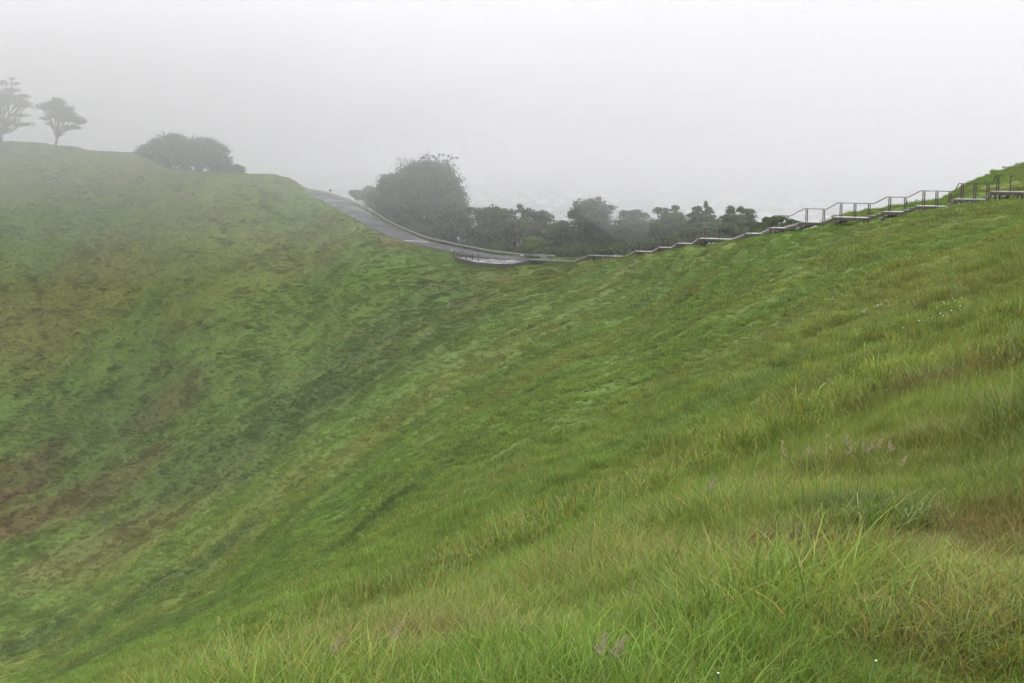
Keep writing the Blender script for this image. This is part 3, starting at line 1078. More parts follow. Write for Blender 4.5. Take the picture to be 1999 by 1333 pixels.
tree('shrub', 'pale misty shrub beside the top bend of the guard rail', 'shrub', G2, 372,
     [(694, 378, 12, 8), (710, 382, 14, 10), (722, 372, 12, 8)], (705, 400), mat_='leaf_grey', count=3000, size=.25, seed=6, trunk_r=.15, stems=2)
tree('shrub', 'misty shrub between the guard rail bend and the great rounded tree', 'shrub', G2, 352,
     [(735, 380, 18, 14), (728, 396, 16, 14), (748, 372, 14, 12)], (738, 425), mat_='leaf_grey', count=3500, size=.25, seed=7, trunk_r=.15, stems=2)
big = tree('broadleaf_tree', 'great dark rounded tree with bare twigs at its top behind the road', 'tree', G2, 326,
     [(815, 345, 48, 30), (775, 362, 36, 26), (855, 350, 38, 30), (835, 330, 34, 20), (870, 340, 22, 18), (885, 365, 24, 22), (760, 350, 20, 12), (800, 390, 60, 40), (860, 395, 46, 40), (760, 400, 34, 34), (780, 425, 40, 26, -4), (900, 385, 14, 14)],
     (825, 470), count=34000, size=.25, seed=8, skirt=True, trunk_r=.6, stems=3, depth=.8, sub=40, tight=.24)
tw = MB()
r = random.Random(5)
foot = Vector(big.location)
for k in range(46):
    u = r.choice([r.uniform(775, 800), r.uniform(800, 895), r.uniform(815, 890)])
    base = at(u, r.uniform(322, 338), 326 + r.uniform(-4, 4))
    hgt = r.uniform(1.2, 3.4) * (1.5 if 815 < u < 835 else 1)
    top = base + Vector((r.uniform(-1.1, .9), r.uniform(-.5, .5), hgt))
    mid = base.lerp(top, .5) + Vector((r.uniform(-.25, .25), 0, .1))
    tw.tube([base, mid, top], [.06, .04, .015], 5)
    for q in range(4):
        s0 = base.lerp(top, r.uniform(.35, .9))
        tw.tube([s0, s0 + Vector((r.uniform(-.6, .6), r.uniform(-.3, .3), r.uniform(.2, .7)))], [.028, .012], 4)
tw.build('bare_twigs', M['bark'], big)
tuft = []
for k in range(30):
    p = at(r.uniform(820, 892), r.uniform(302, 332), 326 + r.uniform(-3, 3))
    tuft.append((tuple(p), (.45, .45, .4)))
V, Fc, C = leaves(tuft, 1500, .13, 9, sub=4)
mesh_np('leaf_tufts', V - np.array(foot)[None], Fc, M['leaf'], big, attrs={'leafcol': ('FLOAT_COLOR', C)})

tree('broadleaf_tree', 'smaller grey green tree standing in front of the great rounded tree', 'tree', G2, 306,
     [(885, 412, 28, 24), (880, 440, 32, 26), (902, 430, 22, 26), (862, 435, 18, 20), (885, 395, 18, 12)], (885, 480), mat_='leaf_grey', count=12000, size=.2, seed=10, skirt=True, trunk_r=.3, stems=2, sub=40, tight=.2)
row = [
    ('dark tree directly to the low side of the grey green one', 300, [(940, 420, 22, 16), (962, 410, 18, 10), (975, 418, 20, 14), (950, 445, 34, 28), (980, 450, 30, 30), (918, 410, 10, 7)], (955, 495), 10),
    ('dark tree with two small peaks behind the light green bush', 296, [(998, 420, 12, 14), (1016, 408, 9, 10), (1030, 416, 16, 11), (1054, 420, 16, 10), (1070, 428, 14, 10), (1030, 445, 42, 26), (1070, 455, 26, 24)], (1030, 500), 11),
    ('low dark tree filling the gap before the tall domed tree', 290, [(1095, 442, 20, 12), (1085, 465, 24, 24), (1110, 470, 20, 20)], (1095, 505), 12),
    ('tall domed dark tree standing highest over the boardwalk', 288, [(1138, 402, 22, 15), (1160, 400, 24, 14), (1168, 388, 6, 5), (1128, 420, 20, 16), (1150, 430, 44, 26), (1180, 415, 18, 16), (1194, 406, 9, 7), (1155, 460, 46, 30)], (1150, 505), 13),
    ('ragged dark tree beside the tall domed one', 280, [(1218, 418, 12, 8), (1240, 416, 16, 8), (1258, 422, 14, 8), (1235, 440, 38, 22), (1215, 462, 34, 26), (1262, 455, 24, 24)], (1235, 500), 14),
    ('dark tree with a flat notched top above the middle steps', 262, [(1284, 412, 9, 8), (1298, 412, 8, 7), (1318, 408, 9, 7), (1310, 425, 26, 12), (1300, 445, 34, 24), (1335, 440, 20, 18)], (1305, 492), 15),
    ('dark tree with a narrow spire at its top', 250, [(1360, 410, 10, 8), (1356, 424, 14, 10), (1378, 400, 4, 8), (1384, 412, 9, 9), (1380, 428, 18, 12), (1370, 448, 40, 20), (1400, 436, 9, 9)], (1372, 480), 16),
    ('dark tree with two broad peaks above the upper landings', 236, [(1426, 412, 10, 9), (1446, 410, 7, 8), (1460, 414, 13, 7), (1424, 428, 18, 10), (1450, 430, 26, 14), (1440, 448, 36, 16)], (1440, 475), 17),
    ('low dark tree where the wood meets the right slope', 215, [(1497, 430, 8, 6), (1512, 430, 12, 7), (1524, 428, 9, 7), (1490, 446, 20, 14), (1520, 446, 22, 12)], (1508, 470), 18),
    ('lowest dark tree, last one before the grass skyline', 200, [(1545, 436, 12, 7), (1560, 438, 9, 6), (1538, 450, 18, 10), (1480, 460, 14, 10)], (1545, 470), 19),
]
for lb, d, lob, ft, sd_ in row:
    tree('wind_shaped_tree', lb, 'tree', G2, d, lob, ft, count=int(1100 * len(lob) + 3000), size=.22, skirt=True, seed=sd_, trunk_r=.3, stems=2, flat=.8, sub=30, tight=.22)
tree('bush', 'rounded light green bush behind the end of the guard rail', 'bush', G2, 280,
     [(1042, 478, 22, 20), (1020, 486, 12, 12), (1058, 490, 14, 12)], (1042, 505), mat_='leaf_light', count=7000, size=.14, seed=21, trunk_r=.15, stems=3, sub=50, tight=.16)
tree('bush', 'small ragged bush on the verge at the foot of the first steps', 'bush', G2, 262,
     [(1170, 492, 12, 7), (1190, 490, 12, 6), (1158, 496, 8, 5)], (1172, 502), mat_='leaf_grey', count=1800, size=.16, seed=22, trunk_r=.08, stems=2)
# undergrowth closing the wood's foot
for k, (u, v, ru, rv, d) in enumerate([(800, 452, 40, 16, 318), (760, 425, 30, 16, 326), (850, 470, 30, 14, 310), (930, 480, 26, 14, 300), (980, 485, 30, 14, 296), (1110, 492, 30, 14, 285), (1140, 490, 30, 14, 282), (1220, 486, 30, 12, 272), (1275, 478, 26, 12, 262), (1330, 468, 30, 12, 250), (1400, 462, 30, 10, 236)]):
    tree('undergrowth_shrub', ['dark shrub at the foot of the great rounded tree', 'dark shrub just behind the upper guard rail', 'dark shrub under the grey green tree', 'dark shrub left of the light green bush', 'dark shrub touching the light green bush',
          'dark shrub behind the first boardwalk landing', 'dark shrub under the tall domed tree', 'dark shrub behind the second boardwalk landing', 'dark shrub under the flat notched tree', 'dark shrub under the spired tree', 'dark shrub under the twin peaked tree'][k],
         'shrub', 'undergrowth along the wood', d, [(u, v, ru * 1.2, rv * 1.2), (u + ru * .8, v + 5, ru * .8, rv), (u - ru * .8, v + 4, ru * .8, rv)], (u, v + rv + 6), count=4500, size=.2, seed=40 + k, trunk_r=.1, stems=3)

# a low leafy plant at the end of the left bank and the small bushes on top of the wall
tree('bush', 'small blue green bush beside the lone marker post', 'bush', None, 296, [(750, 466, 6, 6), (745, 472, 5, 5), (757, 470, 4, 5)], (750, 474), mat_='leaf_light', count=700, size=.14, seed=71, trunk_r=.05, stems=2)
for k, (u, v, rr_, lb) in enumerate([(645, 372, 1.9, 'small dark bush above the near end of the pale roadside wall')]):
    tree('bush', lb, 'bush', None, 352 - k * 4, [(u, v, rr_ * 1.4, rr_)], (u, v + 6), count=260, size=.14, seed=75 + k, trunk_r=.05, stems=1)

# ------------------------------------------------------------------ the suburb on the plain
PZ = -131.6
hs = MB()
r = random.Random(11)


def house(mb, x, y, lx, ly, h, rh, rot):
    c, s = math.cos(rot), math.sin(rot)
    def T(a, b, z): return (x + a * c - b * s, y + a * s + b * c, z)
    b = len(mb.v)
    mb.v += [T(-lx, -ly, PZ - 1), T(lx, -ly, PZ - 1), T(lx, ly, PZ - 1), T(-lx, ly, PZ - 1), T(-lx, -ly, PZ + h), T(lx, -ly, PZ + h), T(lx, ly, PZ + h), T(-lx, ly, PZ + h), T(-lx, 0, PZ + h + rh), T(lx, 0, PZ + h + rh)]
    for q in ((0, 1, 5, 4), (2, 3, 7, 6), (1, 2, 6, 9, 5), (3, 0, 4, 8, 7), (4, 5, 9, 8), (7, 8, 9, 6)):
        mb.f.append(tuple(b + i for i in q))


for k in range(1500):
    y = 1500 + 5200 * r.random() ** 1.2
    x = y * r.uniform(-.13, .42)
    house(hs, x, y, r.uniform(6, 10), r.uniform(4, 6), r.uniform(3, 6), r.uniform(1.5, 2.5), r.uniform(0, 3.14))
ho = hs.build('distant_houses', M['roof'])
tag(ho, 'countless pale roofs of the suburb dissolving in the mist', None, None, 'stuff')
# garden trees of the suburb
tl = []
for k in range(2600):
    y = 1400 + 5000 * r.random() ** 1.3
    x = y * r.uniform(-.13, .42)
    tl.append(((x, y, PZ + 4), (r.uniform(5, 14), r.uniform(5, 12), r.uniform(4, 7))))
V, Fc, C = leaves(tl, 160000, 2.2, 99, sub=8)
to = mesh_np('distant_treetops', V, Fc, M['leaf'], attrs={'leafcol': ('FLOAT_COLOR', C)})
tag(to, 'faint mass of garden trees between the suburb roofs', None, None, 'stuff')
BIG = [(1580, 386, 60, 8), (1605, 387, 40, 8), (1640, 390, 26, 6), (1480, 424, 50, 9), (1395, 420, 60, 10), (1430, 394, 70, 30, 'roof2'), (1276, 391, 24, 8), (1165, 376, 30, 9),
       (1295, 371, 26, 8), (1345, 386, 22, 8), (1332, 400, 30, 7), (1510, 405, 30, 8), (1545, 409, 24, 8), (1620, 375, 24, 8), (1745, 378, 40, 9, 'roof3'), (1700, 395, 30, 9), (1240, 385, 24, 8),
       (1380, 404, 22, 7), (1465, 398, 24, 8), (1660, 404, 24, 7), (1570, 425, 40, 8), (1690, 380, 22, 8), (1350, 424, 40, 8), (1790, 392, 30, 8), (1000, 395, 26, 8), (1060, 398, 30, 8), (1110, 380, 24, 8), (940, 392, 22, 8),
       (1420, 376, 24, 8), (1530, 378, 26, 8)]
MARKS = [(960, 'the tree low beside the grey green one'), (1030, 'the tree with two small peaks'), (1110, 'the gap before the tall domed tree'), (1165, 'the tall domed tree'), (1245, 'the ragged tree'),
         (1300, 'the flat notched tree'), (1375, 'the spired tree'), (1430, 'the twin peaked tree'), (1480, 'the gap right of the twin peaked tree'), (1530, 'the low tree meeting the right slope'),
         (1585, 'the lowest handrail against the sky'), (1645, 'the second run of handrail'), (1700, 'the sloping handrail in the middle'), (1765, 'the third run of handrail')]
ORD = ['highest', 'second highest', 'third highest', 'fourth highest', 'fifth highest']
mark_of = [min(range(len(MARKS)), key=lambda i: abs(MARKS[i][0] - q[0])) for q in BIG]
def far_label(k):
    mates = sorted([j for j in range(len(BIG)) if mark_of[j] == mark_of[k]], key=lambda j: BIG[j][1])
    if len(mates) == 1: return 'only pale misty building above ' + MARKS[mark_of[k]][1]
    return ORD[mates.index(k)] + ' pale misty building above ' + MARKS[mark_of[k]][1]
for k, q in enumerate(BIG):
    u, v, lx, ly = q[:4]
    p = plane_pt(u, v, PZ)
    o = empty('warehouse', (p.x, p.y, PZ), far_label(k), 'building', 'large pale buildings in the misty suburb')
    if len(q) > 4: o['label'] = {'roof2': 'cream roofed building in the misty suburb above the twin peaked tree', 'roof3': 'faint pink roofed building in the mist behind the handrail'}[q[4]]
    b = MB(); L_, W_ = lx, ly * 2.5
    b.prism([(p.x - L_ * .5, p.y), (p.x + L_ * .5, p.y + L_ * .15), (p.x + L_ * .5, p.y + L_ * .15 + W_), (p.x - L_ * .5, p.y + W_)], PZ - 1, PZ + 7)
    b.build('walls', M['wall'], o)
    b = MB()
    x0, x1, ya, yb = p.x - L_ * .5 - .5, p.x + L_ * .5 + .5, p.y - .5, p.y + W_ + .5
    b.v += [(x0, ya, PZ + 7.01), (x1, ya + L_ * .15, PZ + 7.01), (x1, yb + L_ * .15, PZ + 7.01), (x0, yb, PZ + 7.01), (x0, (ya + yb) / 2, PZ + 10), (x1, (ya + yb) / 2 + L_ * .15, PZ + 10)]
    b.f += [(0, 1, 5, 4), (2, 3, 4, 5), (1, 2, 5), (3, 0, 4), (3, 2, 1, 0)]
    b.build('roof', M[q[4] if len(q) > 4 else 'roof'], o)


# ------------------------------------------------------------------ grass
def blades(n, rad, hmin, hmax, wmin, wmax, segs, seed, lean=.35, dry=.10, spread=1.0, droop=.5):
    r = np.random.default_rng(seed)
    rr_ = rad * np.sqrt(r.random(n))
    th = r.random(n) * 2 * np.pi
    base = np.stack([rr_ * np.cos(th), rr_ * np.sin(th), np.zeros(n)], 1)
    h = hmin + (hmax - hmin) * r.random(n) ** 1.3
    wd = r.uniform(wmin, wmax, n)
    az = th + r.normal(size=n) * 1.4
    out = np.stack([np.cos(az), np.sin(az), np.zeros(n)], 1) * (spread * r.uniform(.1, .75, n))[:, None]
    out[:, 0] += lean * r.uniform(.3, 1.3, n)
    fa_ = r.random(n) * np.pi
    wv = np.stack([np.cos(fa_), np.sin(fa_), np.zeros(n)], 1)
    rows = []
    dr = droop * r.uniform(.2, 1.4, n)
    for s in range(segs + 1):
        t = s / segs
        ctr = base + out * (h * (t ** 1.9) * .8)[:, None]
        ctr[:, 2] = h * (t - dr * .35 * t ** 3)
        wid = wd * (1 - t ** 1.7) * (.75 + .5 * t)
        if s == segs:
            rows.append(ctr[:, None, :])
        else:
            rows.append(np.stack([ctr - wv * wid[:, None] / 2, ctr + wv * wid[:, None] / 2], 1))
    V = np.concatenate(rows, 1)          # n, 2*segs+1, 3
    m = V.shape[1]
    faces = []
    for s in range(segs - 1):
        faces += [(2 * s, 2 * s + 1, 2 * s + 3), (2 * s, 2 * s + 3, 2 * s + 2)]
    faces.append((2 * segs - 2, 2 * segs - 1, 2 * segs))
    Fc = (np.array(faces)[None] + (np.arange(n) * m)[:, None, None]).reshape(-1, 3)
    isdry = r.random(n) < dry
    col = np.ones((n, 3)) * (.64 + .74 * r.random(n) ** 1.3)[:, None]
    col[:, 0] *= r.uniform(.8, 1.2, n)
    col[:, 2] *= r.uniform(.8, 1.5, n)
    col[isdry] *= np.array([1.45, .95, 1.35])
    C = np.repeat(np.concatenate([col, np.ones((n, 1))], 1)[:, None], m, 1)
    # old growth at the base of the blade is browner
    tt = np.array([s / segs for s in range(segs) for _ in (0, 1)] + [1.0])
    bro = (1 - sstep(0, .35, tt))[None, :, None]
    C[..., :3] = C[..., :3] * (1 - bro * np.array([.10, .32, .1]))
    return V.reshape(-1, 3), Fc, C.reshape(-1, 4)


def seedhead(seed):
    """a taller flowering stalk among the blades: thin stem and a loose spindle of husks"""
    r = np.random.default_rng(seed)
    V, Fc, C = blades(26, .16, .2, .45, .004, .007, 4, seed)
    b = MB()
    for q in range(2):
        x, y = r.normal(size=2) * .06
        h = r.uniform(.34, .50)
        lx = r.uniform(.02, .16)
        b.tube([(x, y, 0), (x + lx * .3, y, h * .5), (x + lx, y, h)], [.0016, .0014, .001], 4)
        for k in range(26):
            t = k / 26
            px_, pz_ = x + lx * (1 + .25 * t), h - .02 + t * .045
            an = r.random() * 6.28
            w_ = .007 * (1 - abs(t - .4))
            b.bar((px_, y, pz_), (px_ + math.cos(an) * w_ * 1.6, y + math.sin(an) * w_ * 1.6, pz_ + .012), .004, .003)
    v2 = np.array(b.v)
    f2 = []
    for f in b.f:
        for i in range(1, len(f) - 1): f2.append((f[0], f[i], f[i + 1]))
    f2 = np.array(f2) + len(V)
    C2 = np.tile(np.array([[2.0, 1.5, 2.8, 1.0]]), (len(v2), 1))
    return np.concatenate([V, v2]), np.concatenate([Fc, f2]), np.concatenate([C, C2])


tuftcol = bpy.data.collections.new('grass_tufts')
order = []


def variant(name, data):
    V, Fc, C = data
    o = mesh_np(name, V, Fc, M['grass'], False, smooth=False, attrs={'blade': ('FLOAT_COLOR', C)})
    tuftcol.objects.link(o)
    order.append(name)


variant('a00', blades(95, .20, .10, .34, .003, .006, 5, 100, lean=.15, dry=.10, droop=.6))                      # fine upright
variant('a01', blades(55, .20, .14, .30, .004, .0075, 6, 101, lean=.18, dry=.06, spread=1.0, droop=1.0))         # broad, bent over
variant('a02', blades(120, .22, .06, .24, .003, .006, 4, 102, lean=.1, dry=.28, spread=1.6, droop=.9))          # low thatch
variant('a03', blades(70, .16, .16, .34, .003, .0065, 5, 103, lean=.25, dry=.08, droop=.7))
variant('a04', blades(110, .20, .08, .28, .003, .007, 5, 104, lean=.1, dry=.14, spread=1.4, droop=1.0))
variant('a05', blades(110, .20, .04, .15, .003, .006, 4, 110, lean=.1, dry=.12, spread=1.8, droop=.8))                                             # 5 short, trampled
variant('a06', blades(110, .22, .04, .13, .003, .006, 4, 111, lean=.1, dry=.42, spread=2.6, droop=1.0))                                           # 6 straw thatch
variant('a07', seedhead(112))                                                                                                                     # 7 flowering
for k in range(3): variant('b%02d' % k, blades(260, .40, .05, .22, .006, .012, 4, 120 + k, lean=.12, dry=.12, spread=1.4, droop=1.0))                          # 8-10 middle
for k in range(4): variant('c%02d' % k, blades(190, .58, .06, .28, .016, .034, 3, 130 + k, lean=.12, dry=.08, spread=1.3, droop=1.0))
for k in range(2): variant('d%02d' % k, blades(260, .32, .22, .55, .018, .034, 4, 140 + k, lean=.12, dry=.05, spread=1.6, droop=1.3))       # 15-16 single tussocks                # 11-14 far


def scatter(n, r0, r1, ph0=-25.5, ph1=25.5, seed=0, power=1.0):
    r = np.random.default_rng(seed)
    a = np.radians(r.uniform(ph0, ph1, n))
    q = (r.random(n) * (r1**2 - r0**2) + r0**2) ** .5
    return np.sin(a) * q, np.cos(a) * q, r


short_spots = [(hit(u, v), r) for u, v, r in [(1990, 1120, 1.0), (1900, 1220, .9), (1800, 1300, .7), (1999, 1290, 1.0), (1880, 1080, .7)]]


def build_grass(name, spec, label):
    X, Y, S, T_, I, RO = [], [], [], [], [], []
    for (n, r0, r1, kinds, s0, s1, seed) in spec:
        x, y, r = scatter(n, r0, r1, seed=seed)
        ph = np.arctan2(x, y); rr_ = np.hypot(x, y)
        lim = np.interp(ph, PH_IN, dc)
        ok = rr_ < lim + np.where(np.degrees(ph) < -4, 40, 14)
        # keep off road and platform
        near_r = (y > 240) & ok
        bdv = np.full(x.shape, 99.)
        if near_r.any():
            q, _ = road_info(x[near_r], y[near_r]); bdv[near_r] = q
        ok &= bdv > RW / 2 + .45
        inp = np.zeros(x.shape, bool)
        j = len(px) - 1
        for i in range(len(px)):
            cnd = ((py[i] > y) != (py[j] > y)) & (x < (px[j] - px[i]) * (y - py[i]) / (py[j] - py[i] + 1e-9) + px[i])
            inp ^= cnd; j = i
        ok &= ~inp
        if kinds[0] == 15: ok &= fbm(x, y, 11, 3, 77) > .08
        x, y = x[ok], y[ok]
        idx_ = r.choice(kinds, len(x))
        sc_ = r.uniform(s0, s1, len(x)) * np.clip(1 + .95 * fbm(x, y, 1.3 if r1 < 100 else 3.4, 3, 5), (.62 if r1 < 40 else .35), 1.7)
        if r1 < 30:
            tr_ = np.zeros(len(x))
            for p, rad in short_spots:
                dd = np.hypot(x - p.x, y - p.y) / rad + .5 * fbm(x, y, .5, 3, 15)
                tr_ = np.maximum(tr_, 1 - sstep(.55, 1.15, dd))
            rnd = r.random(len(x))
            idx_ = np.where(tr_ > rnd, np.where(r.random(len(x)) < .68, 5, 6), idx_)
            idx_ = np.where((tr_ < .1) & (y > 6.5) & (r.random(len(x)) < .02), 7, idx_)
        X.append(x); Y.append(y); S.append(np.stack([sc_, sc_, sc_ * r.uniform(.75, 1.15, len(x))], 1)); I.append(idx_)
        RO.append(np.stack([r.normal(size=len(x)) * .10, r.normal(size=len(x)) * .10, r.normal(size=len(x)) * .9 - .15], 1))
    x, y = np.concatenate(X), np.concatenate(Y)
    t = sward(x, y) * (1 + np.where(np.hypot(x, y) > 60, .26, .13) * rng.uniform(-1, 1, len(x)))[:, None]
    z = Ter.z(x, y) - .015
    o = mesh_np(name, np.stack([x, y, z], 1), np.zeros((0, 4), int), None, attrs={
        'tint': ('FLOAT_COLOR', np.concatenate([t, np.ones((len(x), 1))], 1)), 'rot': ('FLOAT_VECTOR', np.concatenate(RO)),
        'scl': ('FLOAT_VECTOR', np.concatenate(S)), 'pick': ('INT', np.concatenate(I))})
    g = bpy.data.node_groups.new(name + '_scatter', 'GeometryNodeTree')
    g.interface.new_socket('Geometry', in_out='INPUT', socket_type='NodeSocketGeometry')
    g.interface.new_socket('Geometry', in_out='OUTPUT', socket_type='NodeSocketGeometry')
    gi, go = g.nodes.new('NodeGroupInput'), g.nodes.new('NodeGroupOutput')
    ip = g.nodes.new('GeometryNodeInstanceOnPoints')
    ci = g.nodes.new('GeometryNodeCollectionInfo')
    ci.inputs['Collection'].default_value = tuftcol
    ci.inputs['Separate Children'].default_value = True
    ci.inputs['Reset Children'].default_value = True
    ip.inputs['Pick Instance'].default_value = True

    def na(nm, ty):
        a = g.nodes.new('GeometryNodeInputNamedAttribute')
        a.data_type = ty
        a.inputs['Name'].default_value = nm
        return a.outputs['Attribute']
    er = g.nodes.new('FunctionNodeEulerToRotation')
    g.links.new(gi.outputs[0], ip.inputs['Points'])
    g.links.new(ci.outputs[0], ip.inputs['Instance'])
    g.links.new(na('pick', 'INT'), ip.inputs['Instance Index'])
    g.links.new(na('rot', 'FLOAT_VECTOR'), er.inputs[0])
    g.links.new(er.outputs[0], ip.inputs['Rotation'])
    g.links.new(na('scl', 'FLOAT_VECTOR'), ip.inputs['Scale'])
    g.links.new(ip.outputs[0], go.inputs[0])
    md = o.modifiers.new('scatter', 'NODES')
    md.node_group = g
    tag(o, label, None, None, 'stuff')
    print(name, len(x), 'tufts')
    return o


build_grass('grass', [
    (8500, 3.5, 17, [0, 0, 0, 1, 2, 3, 4, 4], .60, .92, 201),
    (15000, 15, 54, [8, 9, 10], .8, 1.25, 202),
    (12000, 13, 32, [0, 0, 1, 2, 4], .6, .9, 203),
    (38000, 48, 130, [11, 12, 13, 14], .55, .95, 204),
    (105000, 120, 430, [11, 12, 13, 14], .85, 1.35, 205),
    (2600, 30, 110, [15, 16], .5, .85, 206),
    (14000, 100, 430, [15, 16], .5, 1.0, 207),
    (5000, 2.4, 11, [2, 4, 5], .8, 1.2, 208)],
    'long wet green grass covering the whole crater slope')


# ------------------------------------------------------------------ single plants in the sward
def tussock(u, v, label, n, rad, h, col, seed):
    p = hit(u, v)
    V, Fc, C = blades(n, rad, h * .5, h, .005, .011, 6, seed, lean=.1, dry=.06, spread=1.5, droop=1.3)
    C[:, :3] *= np.array(col)
    o = mesh_np('grass_tussock', V, Fc, M['tuss'], None, attrs={'leafcol': ('FLOAT_COLOR', C)})
    o.location = p
    tag(o, label, 'tussock')


M['tuss'] = leaf_mat('tussock_blades', (1, 1, 1), trans=.3, rough=.4, spec=.5)
tussock(898, 1135, 'blue green arching tussock standing alone in the lower foreground grass', 260, .13, .46, (.11, .165, .024), 301)
tussock(1735, 1035, 'broad blue green tussock near the brown trampled grass', 150, .20, .30, (.125, .18, .022), 302)
tussock(1555, 685, 'bright yellow green tussock on the mid slope below the daisies', 500, .75, .40, (.20, .29, .035), 303)


def daisies(u, v, n, spread, label, hsz, seed, name='daisy_clump'):
    r = random.Random(seed)
    hsz *= .24
    c = hit(u, v)
    c = hit(u, v + .36 / c.y * F)
    root = empty(name, c, label, 'flowers')
    st, hd = MB(), MB()
    for k in range(n):
        x, y = c.x + r.gauss(0, spread), c.y + r.gauss(0, spread * 1.6)
        z = gz(x, y)
        h = r.uniform(.32, .42)
        lx = r.uniform(-.05, .08)
        st.tube([(x, y, z), (x + lx * .4, y, z + h * .5), (x + lx, y, z + h)], [.006, .005, .004], 5)
        tx, ty = x + lx, y
        R = hsz * r.uniform(.7, 1.2)
        b0 = len(hd.v)
        m = 10
        hd.v.append((tx, ty, z + h + R * .5))
        for ring, (rr_, dz) in enumerate(((.6, .45), (1.0, .1), (.7, -.2))):
            for q in range(m):
                an = q / m * 6.283
                w_ = R * rr_ * (1 + .12 * math.cos(5 * an))
                hd.v.append((tx + math.cos(an) * w_, ty - .3 * R + math.sin(an) * w_, z + h + R * dz + .25 * R * math.sin(an)))
        for q in range(m):
            q2 = (q + 1) % m
            hd.f.append((b0, b0 + 1 + q, b0 + 1 + q2))
            for ring in (0, 1):
                o1, o2 = b0 + 1 + ring * m, b0 + 1 + (ring + 1) * m
                hd.f.append((o1 + q, o2 + q, o2 + q2, o1 + q2))
    st.build('stems', M['stem'], root)
    hd.build('flower_heads', M['petal'], root)


daisies(1650, 572, 11, .50, 'cluster of white daisies, highest of the bright ones on the right slope', .055, 401)
daisies(1708, 600, 13, .42, 'dense cluster of white daisies in the middle of the right slope', .050, 402)
daisies(1818, 628, 9, .30, 'loose cluster of white daisies lowest on the right slope', .040, 403)
daisies(1862, 592, 5, .30, 'four or five scattered daisies farthest right on the slope', .040, 404)
daisies(1510, 718, 9, .35, 'small patch of tiny white flowers left of the yellow green tussock', .028, 405)
daisies(1208, 588, 5, .60, 'faint patch of white flowers far across the slope below the middle steps', .06, 406)
daisies(1710, 568, 4, .30, 'few tiny white flowers just above the dense daisy cluster', .035, 407)
daisies(1247, 975, 2, .10, 'pair of white flower heads in the mid foreground grass', .016, 408)
daisies(1645, 1290, 1, .01, 'single white clover head near the bottom beside the trampled grass', .011, 409, 'clover')
daisies(1395, 1325, 1, .01, 'single white clover head at the bottom edge of the long grass', .010, 410, 'clover')


def seeding(u, v, n, spread, label, seed):
    """a few tall flowering stalks with loose pinkish plumes"""
    r = random.Random(seed)
    c = hit(u, v)
    c = hit(u, v + .3 / c.y * F)
    root = empty('flowering_grass', c, label, 'grass stalks')
    st, hd = MB(), MB()
    for k in range(n):
        x, y = c.x + r.gauss(0, spread), c.y + r.gauss(0, spread)
        z = gz(x, y)
        h = r.uniform(.30, .42)
        lx = r.uniform(-.14, .15)
        st.tube([(x, y, z), (x + lx * .3, y, z + h * .55), (x + lx, y, z + h)], [.0022, .002, .0014], 5)
        for q in range(22):
            t = q / 22
            p = Vector((x + lx * (1 + .2 * t), y, z + h - .03 + .05 * t))
            an = r.random() * 6.28
            w_ = .017 * (1 - t) + .003
            e2 = p + Vector((math.cos(an) * w_, math.sin(an) * w_, .012))
            hd.bar(p, e2, .0015, .0015)
            hd.bar(e2, e2 + Vector((r.uniform(-.003, .006), 0, .005)), .0024, .002)
    st.build('stalks', M['stem'], root)
    hd.build('plumes', M['seed'], root)


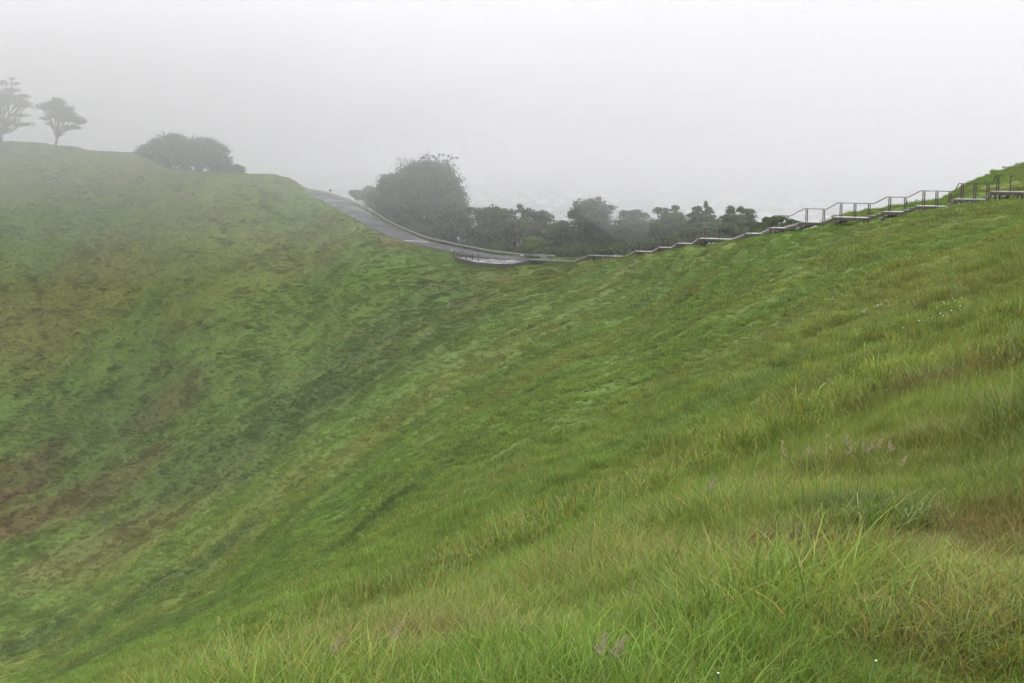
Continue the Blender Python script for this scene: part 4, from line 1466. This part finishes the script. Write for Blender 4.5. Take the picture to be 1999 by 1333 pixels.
seeding(650, 1300, 2, .08, 'pinkish seed plumes in the lower left foreground grass', 501)
seeding(1130, 1310, 2, .07, 'pale brown seed plumes at the bottom centre of the long grass', 502)
seeding(1580, 925, 6, .18, 'group of pinkish seed plumes above the dark brown hollow', 503)
seeding(1712, 925, 3, .10, 'pinkish seed plumes just above the broad blue green tussock', 504)
seeding(1330, 1010, 2, .10, 'two slender seed plumes right of the paired white flowers', 505)

# ------------------------------------------------------------------ air
hz = bpy.data.materials.new('haze_air')
hz.use_nodes = True
t = hz.node_tree
t.nodes.remove(t.nodes['Principled BSDF'])
pv = t.nodes.new('ShaderNodeVolumePrincipled')
pv.inputs['Color'].default_value = (.72, .715, .745, 1)
pv.inputs['Density'].default_value = HAZE_DENSITY
pv.inputs['Anisotropy'].default_value = .1
t.links.new(pv.outputs[0], t.nodes['Material Output'].inputs['Volume'])


def mist(name, ctr, rad, dens, alb, label):
    m = hz.copy()
    m.name = name
    m.node_tree.nodes['Principled Volume'].inputs['Density'].default_value = dens
    m.node_tree.nodes['Principled Volume'].inputs['Color'].default_value = (alb * .995, alb * .984, min(alb * 1.03, 1), 1)
    me = bpy.data.meshes.new(name)
    bm = bmesh.new()
    bmesh.ops.create_icosphere(bm, subdivisions=5, radius=1.0)
    bm.transform(Matrix.Diagonal((*rad, 1)))
    bm.to_mesh(me)
    bm.free()
    me.materials.append(m)
    o = bpy.data.objects.new(name, me)
    o.location = ctr
    COL.objects.link(o)
    tag(o, label, None, None, 'stuff')


mist('mist_bank', (88, 270, 8), (85, 78, 38), .0034, .85, 'thin mist lying in the wood behind the boardwalk')
# the underside of the cloud, resting on the far rim and thickest over the knoll on the left
for f_, dn in ((1.06, .0012), (.97, .0012), (.86, .0012)):
    mist('mist_bank', (40, 440, 56), (600 * f_, 300 * (.5 + f_ / 2), 90 * f_), dn, .87, 'low cloud hanging over the far rim and the wood behind it')
for f_, dn in ((1.28, .0013), (1.12, .0016), (.98, .0018), (.84, .0019), (.70, .0018)):
    mist('mist_bank', (-320, 430, 70), (330 * f_, 230 * f_, 76 * f_), dn, .998, 'denser cloud drifting over the knoll with the two faint trees')
b = MB()
b.prism([(-14500, -14500), (14500, -14500), (14500, 14500), (-14500, 14500)], float(Z.min()) - 3.0, 40.0)
ho = b.build('haze', hz)
tag(ho, 'thin even mist filling the air over crater and suburb', None, None, 'stuff')
